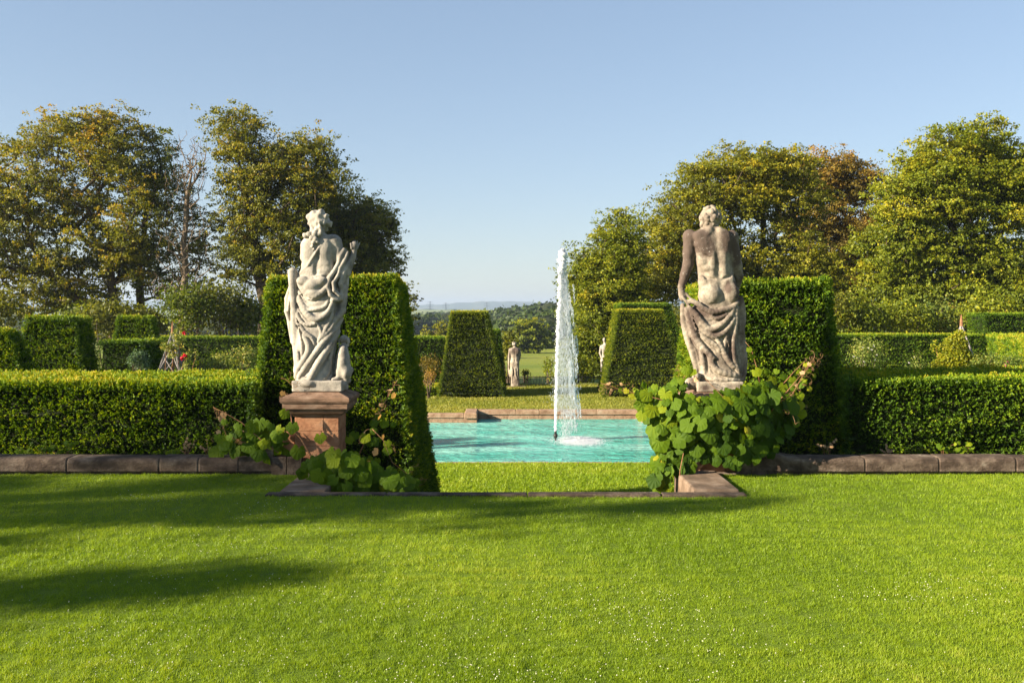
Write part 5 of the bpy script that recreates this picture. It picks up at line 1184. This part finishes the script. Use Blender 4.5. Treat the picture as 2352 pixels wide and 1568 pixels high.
# ------------------------------------------------------------------ fountain
def fountain():
    Y = 23.8; nz = P(1276, 1010, Y); top = P(1292, 567, Y); e = empty('fountain', (nz[0], Y, wl), 'tall white fountain jet rising from the turquoise pool', 'fountain')
    r = np.random.default_rng(42)
    mb = MB(); z0 = P(0, 1008, Y)[2]; zt_ = P(0, 990, Y)[2]
    mb.tube([(nz[0], Y, wl - .3), (nz[0], Y, zt_ - .10)], .022, 10); mb.tube([(nz[0], Y, zt_ - .16), (nz[0], Y, zt_ - .13), (nz[0], Y, zt_ - .07), (nz[0], Y, zt_ - .06)], [.034, .05, .05, .036], 10); mb.tube([(nz[0], Y, zt_ - .06), (nz[0], Y, zt_ + .02)], [.036, .02], 10)
    mb.build('nozzle', M['metal'], e, smooth=True)
    n = 170; t = np.linspace(0, 1, n); xs = nz[0] + (top[0] - nz[0]) * t ** 1.6; zs = zt_ + (top[2] - .12 - zt_) * t
    rad = .030 + .020 * t + .05 * np.clip((t - .8) / .2, 0, 1) ** 1.3
    pts = np.stack([xs + r.normal(size=n) * .006 * (1 + 3 * t), np.full(n, Y) + r.normal(size=n) * .008, zs], 1)
    mb = MB(); rr = rad * (1 + .20 * r.normal(size=n) * np.clip(t * 2, .15, 1)); mb.tube(pts, np.clip(rr, .02, .16), 9)
    for k in range(26):    # frothing head
        d = unit(r.normal(size=3)) * r.uniform(.2, 1) * np.array([.07, .07, .13]); q = np.array([top[0], Y, top[2] - .16]) + d
        us, vs = np.meshgrid(np.arange(7) / 7 * 2 * math.pi, np.linspace(-1.3, 1.3, 5)); dd = np.stack([np.cos(vs) * np.cos(us), np.cos(vs) * np.sin(us), np.sin(vs)], -1).reshape(-1, 3) * r.uniform(.03, .06)
        Fs = [(i*7+j, i*7+(j+1) % 7, (i+1)*7+(j+1) % 7, (i+1)*7+j) for i in range(4) for j in range(7)]; mb.add(dd + q, Fs)
    mb.build('jet', M['spray'], e, smooth=True)
    # falling water: thousands of small stretched drops and strands, drifting to the right
    C = []; L = []; W2 = []
    def rain(n, xf, zf, l, w_, jit):
        s = r.uniform(0, 1, n); z = zf(s); C.append(np.stack([xf(s) + r.normal(size=n) * jit(s), Y + r.normal(size=n) * jit(s) * .8, z], 1)); L.append(l * r.uniform(.4, 1.6, n)); W2.append(w_ * r.uniform(.5, 1.5, n))
    T_, B_ = top[2] - .05, wl + .02; H = T_ - B_
    xs_f = lambda s: top[0] + .03 + .62 * (s ** .75) * 1.0
    rain(6500, lambda s: np.interp(s, [0, .25, .5, .8, 1], [top[0] + .02, top[0] + .13, top[0] + .26, top[0] + .36, top[0] + .38]) - r.beta(1.3, 1.3, len(s)) * np.interp(s, [0, .3, 1], [.07, .24, .40]), lambda s: T_ - H * s ** 1.05, 0.06, .0028, lambda s: .02 + .05 * s)
    rain(1100, lambda s: np.interp(s, [0, .3, .6, 1], [top[0] + .05, top[0] + .17, top[0] + .33, top[0] + .44]), lambda s: T_ - H * s * .95, .10, .0052, lambda s: .025 + .07 * s)
    rain(3800, lambda s: np.interp(s, [0, 1], [top[0] + .01, nz[0] + .08]), lambda s: T_ - H * s * .85, .05, .0023, lambda s: .03 + .06 * s)
    rain(1500, lambda s: np.interp(s, [0, 1], [top[0] + .05, top[0] + .35]), lambda s: T_ - .9 - H * .75 * s, .05, .0020, lambda s: .06 + .13 * s)
    rain(900, lambda s: np.interp(s, [0, 1], [top[0], top[0] - .14]), lambda s: T_ - .6 - H * .7 * s, .045, .0028, lambda s: .05 + .1 * s)
    for k in range(40):    # clotted strands
        s0 = r.uniform(.02, .85); x0 = np.interp(s0, [0, .3, .6, 1], [top[0] + .05, top[0] + .2, top[0] + .38, top[0] + .5]) + r.normal() * .1; n2 = 46; s = r.uniform(0, 1, n2)
        C.append(np.stack([x0 + .05 * s + r.normal(size=n2) * .014, Y + r.normal() * .1 + r.normal(size=n2) * .014, T_ - H * s0 - s * .45], 1)); L.append(.05 * r.uniform(.5, 1.5, n2)); W2.append(.0065 * r.uniform(.5, 1.5, n2))
    C = np.concatenate(C); L = np.concatenate(L); W2 = np.concatenate(W2); xj = np.interp(C[:, 2], [B_, T_], [nz[0], top[0]]); C[:, 0] = xj + (C[:, 0] - xj) * .74; ok = C[:, 2] > B_; C, L, W2 = C[ok], L[ok], W2[ok]
    d = np.array([[1, 0, 0], [-.5, .87, 0], [-.5, -.87, 0], [0, 0, 1], [0, 0, -1]])
    V = C[:, None] + d[None] * np.stack([W2, W2, L / 2], 1)[:, None]; F = np.array([(0, 1, 3), (1, 2, 3), (2, 0, 3), (1, 0, 4), (2, 1, 4), (0, 2, 4)])
    F = (F[None] + (np.arange(len(C)) * 5)[:, None, None]).reshape(-1, 3); o = mesh('falling_water', V.reshape(-1, 3), F, M['spray'], e); o['kind'] = 'stuff'
    # foam where it lands
    n = 11000; th = r.uniform(0, 2 * math.pi, n); q = np.abs(r.normal(size=n)) * .48 + .08 * np.sin(th * 5) + .06 * np.sin(th * 11 + 1); q = np.clip(q, 0, 1.25); fx, fy = P(1330, 1010, Y)[0], Y - .1
    C = np.stack([fx + np.cos(th) * q ** 1.3 * .85 - .0, fy + np.sin(th) * q * 1.1, np.full(n, wl) + np.abs(r.normal(size=n)) * .02 * np.clip(1.2 - q, .05, 2)], 1); s = r.uniform(.005, .018, n) * np.clip(1.2 - q, .15, 1)
    d = np.array([[1, 0, 0], [-.5, .87, 0], [-.5, -.87, 0], [0, 0, 1]]); V = C[:, None] + d[None] * np.stack([s * 1.8, s * 1.2, s * 1.6], 1)[:, None]; F = np.array([(0, 1, 3), (1, 2, 3), (2, 0, 3), (1, 0, 2)])
    F = (F[None] + (np.arange(n) * 4)[:, None, None]).reshape(-1, 3); o = mesh('foam', V.reshape(-1, 3), F, M['spray'], e); o['kind'] = 'stuff'
fountain()

# ------------------------------------------------------------------ vines with large pleated leaves
def leaf_geo(r, n=22):
    """heart shaped, shallowly lobed leaf in the xy plane, petiole at the origin, tip along +y"""
    th = np.linspace(-math.pi, math.pi, n, endpoint=False) + math.pi / n
    rad = .52 + .10 * np.cos(th * 1.0) + .045 * np.cos(5 * th) + .0 
    rad = rad * (1 - .55 * np.exp(-((np.abs(th) - math.pi) / .28) ** 2)) + r.normal(size=n) * .012
    x = np.sin(th) * rad; y = np.cos(th) * rad + .12
    rim = np.stack([x, y, np.zeros(n)], 1); inner = rim * .52
    pl = np.where(np.arange(n) % 2 == 0, .010, -.010) * r.uniform(.3, 1.6, n)
    bend = r.uniform(.15, .6)
    for a in (rim, inner):
        a[:, 2] = -bend * (a[:, 0] ** 2 * .9 + np.clip(a[:, 1], 0, 9) ** 2 * .8) + .12 * np.abs(a[:, 0]) * r.uniform(-.2, 1)
    rim[:, 2] += pl + r.normal(size=n) * .012; inner[:, 2] += pl * .8
    V = np.concatenate([[[0, 0, 0]], inner, rim]); F3 = [(0, 1 + i, 1 + (i+1) % n) for i in range(n) if not i == n - 1]; F4 = [(1 + i, 1 + n + i, 1 + n + (i+1) % n, 1 + (i+1) % n) for i in range(n) if i != n - 1]
    return V, np.array(F3), np.array(F4)
def place_leaves(items, r):
    Vs = []; F3s = []; F4s = []; T = []; n0 = 0
    for (p, nrm, size, tip, tint) in items:
        V, F3, F4 = leaf_geo(r); nrm = unit(nrm); t = unit(tip - nrm * (tip @ nrm)); sd = np.cross(t, nrm); V = V * size
        W3 = p + V[:, :1] * sd + V[:, 1:2] * t + V[:, 2:3] * nrm; Vs.append(W3); F3s.append(F3 + n0); F4s.append(F4 + n0); n0 += len(V)
        T.append(np.clip(tint + np.where(np.arange(len(V)) % 2 == 0, .02, -.015) + r.normal(size=len(V)) * .03, 0, 1))
    return np.concatenate(Vs), [np.concatenate(F3s), np.concatenate(F4s)], np.concatenate(T)
def inside(x, y, poly):
    c = False; j = len(poly) - 1
    for i in range(len(poly)):
        if (poly[i][1] > y) != (poly[j][1] > y) and x < (poly[j][0] - poly[i][0]) * (y - poly[i][1]) / (poly[j][1] - poly[i][1] + 1e-9) + poly[i][0]: c = not c
        j = i
    return c
def curl(p, r, L=.2, drift=(0, 0, 0)):
    pts = [np.array(p, float)]; d = unit(r.normal(size=3) * np.array([1, .4, 1]) + np.array(drift)); ax = unit(r.normal(size=3)); 
    for k in range(14): d = unit(d + np.cross(ax, d) * (.12 + .05 * k) + r.normal(size=3) * .08); pts.append(pts[-1] + d * L / 14)
    return pts
def vine_right():
    r = np.random.default_rng(4); e = empty('vine', (PRX, 10.35, 0), 'large leafy vine sprawling over the right pedestal', 'vine')
    poly = [(1452, 898), (1500, 885), (1560, 868), (1575, 898), (1640, 905), (1700, 890), (1760, 868), (1800, 890), (1830, 905), (1825, 960), (1800, 1000), (1785, 1035), (1745, 1050), (1700, 1062), (1640, 1052), (1590, 1042), (1580, 1080), (1545, 1075), (1530, 1110), (1500, 1100), (1512, 1040), (1500, 980), (1480, 930)]
    items = []; placed = []; tries = 0
    while len(items) < 330 and tries < 20000:
        tries += 1; x, y = r.uniform(1450, 1835), r.uniform(865, 1112)
        if not inside(x, y, poly): continue
        lay = 0 if len(items) < 130 else (1 if len(items) < 240 else 2)
        if any((x - a) ** 2 + (y - b) ** 2 < 12 ** 2 for a, b, l in placed if l == lay): continue
        placed.append((x, y, lay)); fx = (x - 1650) / 170; fy = (y - 960) / 110
        bulge = max(0, 1 - fx * fx * .8 - fy * fy * .6); Yd = 10.55 - .36 * bulge - .08 * lay + r.uniform(-.05, .05)
        if y > 1045: Yd = 10.15
        p = P(x, y, Yd); nrm = np.array([fx * .7 - .1, -1.0, .55 - fy * .35]) + r.normal(size=3) * np.array([.38, .2, .35]); tip = np.array([fx * .3 + r.normal() * .55, -.35, -1.0 + .3 * r.normal()])
        sz = r.uniform(.08, .185) * (.8 if y < 900 else 1); tint = np.clip(.24 - fy * .14 - fx * .12 + r.normal() * .17, .02, .85)
        if r.uniform() < .03: tint = .9; sz *= .6
        items.append((p, nrm, sz, tip, tint))
    for (x, y, sz) in ((1858, 848, .06), (1866, 836, .05), (1842, 858, .07), (1828, 846, .06), (1850, 835, .05), (1870, 860, .05), (1835, 925, .11), (1842, 945, .10), (1830, 965, .10), (1858, 890, .06), (1800, 860, .08), (1785, 850, .06), (1480, 880, .07), (1452, 905, .07), (1800, 885, .10), (1812, 905, .12), (1825, 885, .09), (1790, 905, .13), (1815, 925, .13), (1835, 905, .09), (1775, 870, .10), (1848, 872, .07), (1760, 850, .06), (1468, 900, .11), (1488, 902, .14), (1500, 935, .15), (1475, 950, .11), (1440, 895, .06), (1425, 893, .05), (1577, 845, .10), (1592, 850, .08), (1735, 850, .10), (1745, 880, .14), (1820, 868, .08), (1835, 850, .07), (1738, 930, .12), (1840, 880, .08), (1512, 1108, .16), (1532, 1090, .14), (1640, 905, .13), (1670, 912, .12), (1720, 800, .06), (1728, 815, .07)):
        items.append((P(x, y, 10.2 if x < 1700 else 10.35), np.array([r.normal() * .3, -1, .4]), sz, np.array([r.normal() * .5, -.2, -1]), np.clip(.55 + r.normal() * .18, 0, .9)))
    V, F, T = place_leaves(items, r); mesh('leaves', V, F, M['vine'], e, smooth=False, attr={'tint': T})
    mb = MB(); C = lambda pts, r0, r1, Yd=10.3: mb.tube([P(x, y, Yd + (yd if len(q) > 2 else 0)) for q in pts for x, y, yd in [(q + (0,))[:3]]], np.linspace(r0, r1, len(pts)), 5)
    C([(1578, 1127), (1582, 1105), (1592, 1085), (1612, 1068), (1622, 1056)], .022, .017, 10.22); C([(1622, 1056), (1640, 1030), (1650, 980)], .017, .01, 10.42); C([(1600, 1060), (1570, 1000), (1550, 940), (1560, 880), (1580, 855)], .009, .004); C([(1560, 930), (1510, 915), (1470, 905), (1430, 897), (1400, 885), (1380, 880)], .006, .002, 10.2)
    C([(1760, 960), (1790, 920), (1815, 890), (1845, 855), (1862, 830)], .006, .002, 10.3); C([(1780, 930), (1820, 905), (1840, 870), (1852, 850), (1872, 818)], .005, .002, 10.25); C([(1800, 880), (1825, 852), (1850, 828), (1875, 838)], .004, .002, 10.3)
    C([(1720, 960), (1665, 915), (1640, 890), (1620, 870)], .005, .002, 10.2); C([(1745, 880), (1740, 850), (1725, 800), (1712, 785)], .005, .002, 10.45); C([(1640, 1060), (1680, 1010), (1740, 980)], .009, .005, 10.3)
    C([(1560, 1127), (1562, 1080), (1570, 1040)], .006, .004, 10.1)
    mb.build('stem', M['vinestem'], e, smooth=True)
    mb = MB()
    for (x, y) in ((1390, 884), (1400, 890), (1420, 890), (1448, 888), (1410, 886), (1590, 860), (1560, 850), (1858, 828), (1868, 822), (1850, 840), (1840, 862), (1875, 838), (1830, 880), (1815, 900), (1850, 870), (1870, 850), (1690, 930), (1680, 920), (1800, 940), (1820, 950)):
        for _ in range(3): mb = MB(); mb.tube(curl(P(x + r.normal() * 4, y + r.normal() * 4, 10.28), r, r.uniform(.06, .2), (.3 if x > 1650 else -.3, 0, .1)), .0022, 4); mb.build('tendril', M['dryvine'], e)
    its = [(P(x + r.normal() * 5, y + r.normal() * 5, 10.27), r.normal(size=3) + [0, -1, 0], r.uniform(.03, .06), np.array([r.normal(), 0, -1.]), r.uniform(.2, 1)) for (x, y) in ((1395, 886), (1410, 892), (1425, 885), (1440, 892), (1595, 868), (1850, 832), (1862, 845), (1845, 860), (1835, 872), (1868, 828), (1826, 886), (1842, 880), (1690, 925), (1700, 935), (1722, 940))]
    V, F, T = place_leaves(its, r); mesh('withered_leaves', V, F, M['dryvine'], e, attr={'tint': T})
def vine_left():
    r = np.random.default_rng(14); e = empty('vine', (-1.6, 10.2, 0), 'vine with large leaves trailing round the foot of the left pedestal', 'vine')
    items = []
    def blob(poly, n, Y0, Y1, smin, smax, dmin, tone=.52):
        got = 0; pl = []; k = 0; xs = [q[0] for q in poly]; ys = [q[1] for q in poly]
        while got < n and k < 6000:
            k += 1; x, y = r.uniform(min(xs), max(xs)), r.uniform(min(ys), max(ys))
            if not inside(x, y, poly) or any((x - a) ** 2 + (y - b) ** 2 < dmin ** 2 for a, b in pl): continue
            pl.append((x, y)); got += 1
            items.append((P(x, y, r.uniform(Y0, Y1)), np.array([0, -1, .6]) + r.normal(size=3) * .33, r.uniform(smin, smax), np.array([r.normal() * .7, -.3, -1]), np.clip(tone + r.normal() * .12, 0, .86)))
    blob([(725, 1060), (760, 1035), (830, 1045), (880, 1075), (950, 1105), (955, 1128), (760, 1135), (735, 1100)], 78, 9.5, 10.2, .10, .165, 12, .42)
    blob([(800, 1000), (850, 960), (890, 940), (905, 960), (890, 1040), (900, 1075), (810, 1060)], 15, 10.6, 10.8, .06, .11, 16, .5)
    blob([(690, 1075), (735, 1050), (760, 1080), (750, 1120), (715, 1110)], 9, 9.7, 10.1, .11, .16, 14, .4)
    blob([(735, 1080), (850, 1060), (950, 1120), (940, 1180), (760, 1180)], 30, 9.6, 10.0, .11, .17, 20, .40)
    blob([(540, 990), (600, 965), (650, 985), (668, 1035), (610, 1046), (560, 1040), (500, 1034), (515, 1005)], 46, 10.35, 10.55, .08, .17, 12, .38)
    for (x, y, sz) in ((672, 975, .13), (656, 945, .11), (735, 1000, .12), (686, 1030, .15), (712, 1055, .13), (640, 1000, .10), (500, 1000, .08), (516, 965, .07), (525, 1000, .08), (548, 975, .09), (840, 1000, .12), (860, 985, .08), (890, 1030, .1), (870, 950, .07), (920, 1085, .09), (858, 1010, .1)):
        items.append((P(x, y, 10.33 if x < 800 else 10.6), np.array([r.normal() * .3, -1, .5]), sz, np.array([r.normal() * .6, -.2, -1]), np.clip(.42 + r.normal() * .15, 0, .9)))
    V, F, T = place_leaves(items, r); mesh('leaves', V, F, M['vine'], e, attr={'tint': T})
    mb = MB(); C = lambda pts, r0, r1, Yd=10.35: mb.tube([P(x, y, Yd) for x, y in pts], np.linspace(r0, r1, len(pts)), 5)
    C([(735, 1100), (722, 1060), (705, 1030), (690, 1005), (672, 985), (668, 950)], .013, .006, 10.36); C([(800, 1127), (810, 1080), (835, 1020), (860, 980), (880, 930), (900, 895), (912, 872)], .008, .002, 10.7)
    C([(640, 1040), (600, 1010), (555, 970), (520, 950), (490, 935)], .006, .002, 10.4); C([(600, 1030), (545, 1010), (520, 1000), (505, 960), (500, 940)], .005, .002, 10.4); C([(855, 985), (880, 1010), (900, 1060), (950, 1100), (990, 1100)], .004, .0015, 10.5)
    C([(690, 905), (672, 885), (655, 870), (645, 868)], .004, .002, 10.6)
    mb.build('stem', M['vinestem'], e, smooth=True); mb = MB()
    for (x, y) in ((505, 945), (497, 935), (512, 985), (490, 1010), (560, 1000), (905, 880), (898, 900), (885, 925), (875, 950), (660, 875), (672, 890), (650, 905), (980, 1098), (900, 1030), (935, 1090), (735, 1050), (830, 1000)):
        for _ in range(2): mb = MB(); mb.tube(curl(P(x + r.normal() * 4, y + r.normal() * 4, 10.45), r, r.uniform(.08, .2)), .0022, 4); mb.build('tendril', M['dryvine'], e)
    its = [(P(x, y, 10.42), r.normal(size=3) + [0, -1, 0], r.uniform(.04, .085), np.array([r.normal(), 0, -1.]), r.uniform(.1, 1)) for (x, y) in ((507, 957), (520, 968), (514, 948), (500, 990), (550, 1010), (560, 1020), (900, 895), (907, 905), (880, 930), (874, 955), (650, 900), (656, 910), (880, 1000), (845, 1060), (722, 1045), (733, 1062), (860, 1035), (948, 1098), (775, 1080))]
    V, F, T = place_leaves(its, r); mesh('withered_leaves', V, F, M['dryvine'], e, attr={'tint': T})
vine_right(); vine_left()
# weeds on the wall tops
def weed(x, y, Y, label, seed, n=6, L=.12, mat='vine', tint=.5, dry=False):
    r = np.random.default_rng(seed); b = P(x, y, Y); e = empty('weed', b, label, 'weed', 'weeds growing behind the low walls'); mb = MB(); its = []
    for k in range(n):
        d = unit(np.array([r.normal() * .9, r.normal() * .3, 1.0])) * L * r.uniform(.5, 1.3); m_ = b + d * .5 + r.normal(size=3) * .01; t = b + d; t[2] -= .02; mb.tube([b + [r.normal() * .02, 0, -.1], m_, t], [.003, .002, .0012], 4)
        for q in (m_, t, (m_ + t) / 2): its.append((q, np.array([0, -1, .8]) + r.normal(size=3) * .4, r.uniform(.03, .06) * (.55 if dry else 1), np.array([r.normal(), -.2, -.3]), np.clip(tint + r.normal() * .12, 0, 1)))
    mb.build('stem', M['vinestem'], e); V, F, T = place_leaves(its, r); mesh('leaves', V, F, M['dryvine' if dry else mat], e, attr={'tint': T})
for k, (x, y, L, dry, lab) in enumerate([(55, 1042, .10, 0, 'low green weed nearest the left end of the left wall'), (105, 1042, .13, 0, 'green weed left of the first long joint on the left wall'), (150, 1042, .15, 0, 'taller green weed above the joint of the left wall'), (395, 1042, .10, 0, 'green weed at the middle of the left wall'), (430, 1040, .15, 1, 'dry pale weed leaning left of the left vine'), (480, 1040, .14, 1, 'dry pale weed next to the left vine'),
        (2170, 1040, .16, 0, 'fern like weed on the right wall under the lit hedge'), (2215, 1040, .10, 0, 'small green weed right of the fern like weed'), (2035, 1040, .10, 1, 'dry curled weed on the shaded part of the right wall'), (1900, 1036, .15, 1, 'dry weed stalks in front of the tall right topiary')]):
    weed(x, y, 10.85, lab, 60 + k, L=L, dry=bool(dry))

# ------------------------------------------------------------------ trees left of the view that throw the long shadows on the lawn
def shadow_tree(tip, lobes, label, t, seed):
    global rng
    rng = np.random.default_rng(seed); d = np.array([-dirv.x, -dirv.y, -dirv.z])
    C = []
    lobes = [l[:6] + (int(l[6] * .30),) for l in lobes]
    for (gx_, gy_, gz_, rx, ry, rz, n) in lobes:
        c = np.array([gx_, gy_, gz_]) + d * t; u = unit(rng.normal(size=(n, 3))) * rng.uniform(0, 1, (n, 1)) ** .45; u = u[: max(6, n // 45)]; u = u[rng.integers(0, len(u), n)]; C.append(c + u * np.array([rx, ry, rz]) + rng.normal(size=(n, 3)) * .17)
    C = np.concatenate(C); c0 = C.mean(0); n = len(C)
    base = np.array([c0[0], c0[1], 0.0]); e = empty('tree', base, label, 'tree', 'trees left of the lawn')
    nn = unit(rng.normal(size=(n, 3))); a = unit(np.cross(nn, rng.normal(size=(n, 3)))); b = np.cross(nn, a); sz = .2 * rng.uniform(.6, 1.3, (n, 1))
    quads_to_mesh('crown', np.stack([C - a * sz * .6, C - b * sz * .4, C + a * sz * .6, C + b * sz * .4], 1), np.clip(.45 + rng.normal(size=n) * .15, 0, 1), M['tree_c'], e)
    mb = MB(); mb.tube([base, base + [0, 0, C[:, 2].min() + 1], [c0[0], c0[1], C[:, 2].max() - .6]], [.22, .17, .04], 8)
    for k in range(14): q = C[rng.integers(0, n)]; mb.tube([[c0[0], c0[1], q[2] - .8], q], [.05, .015], 5)
    mb.build('trunk', M['bark'], e)
shadow_tree(None, [(-4.2, 9.1, 0, 1.0, 1.7, 1.3, 3224), (-2.5, 8.6, 0, 1.0, 1.3, .9, 2232), (-.6, 8.5, 0, .9, .85, .5, 930), (-7.5, 9.0, 0, 1.5, 2.0, 2.2, 3224), (1.0, 8.7, 0, .8, .6, .28, 420)], 'leafy tree left of the lawn throwing the broad shadow before the steps', 26, 91)
shadow_tree(None, [(-3.7, 5.75, 0, .9, .38, .4, 800), (-2.3, 6.25, 0, .75, .26, .26, 900), (-5.8, 5.0, 0, 1.0, .75, .8, 1000)], 'smaller leafy tree left of the lawn throwing the narrow shadow streak', 22, 92)

# ------------------------------------------------------------------ haze
mb = MB(); mb.box(-7000, 7000, -3000, 7500, -25, 75)
m, t, o_ = newmat('haze'); v = N(t, 'ShaderNodeVolumePrincipled'); v.inputs['Color'].default_value = (.50, .63, .84, 1); v.inputs['Density'].default_value = .00021; v.inputs['Anisotropy'].default_value = .2
t.links.new(v.outputs[0], o_.inputs['Volume'])
hz = mb.build('haze', m); tag(hz, kind='stuff')
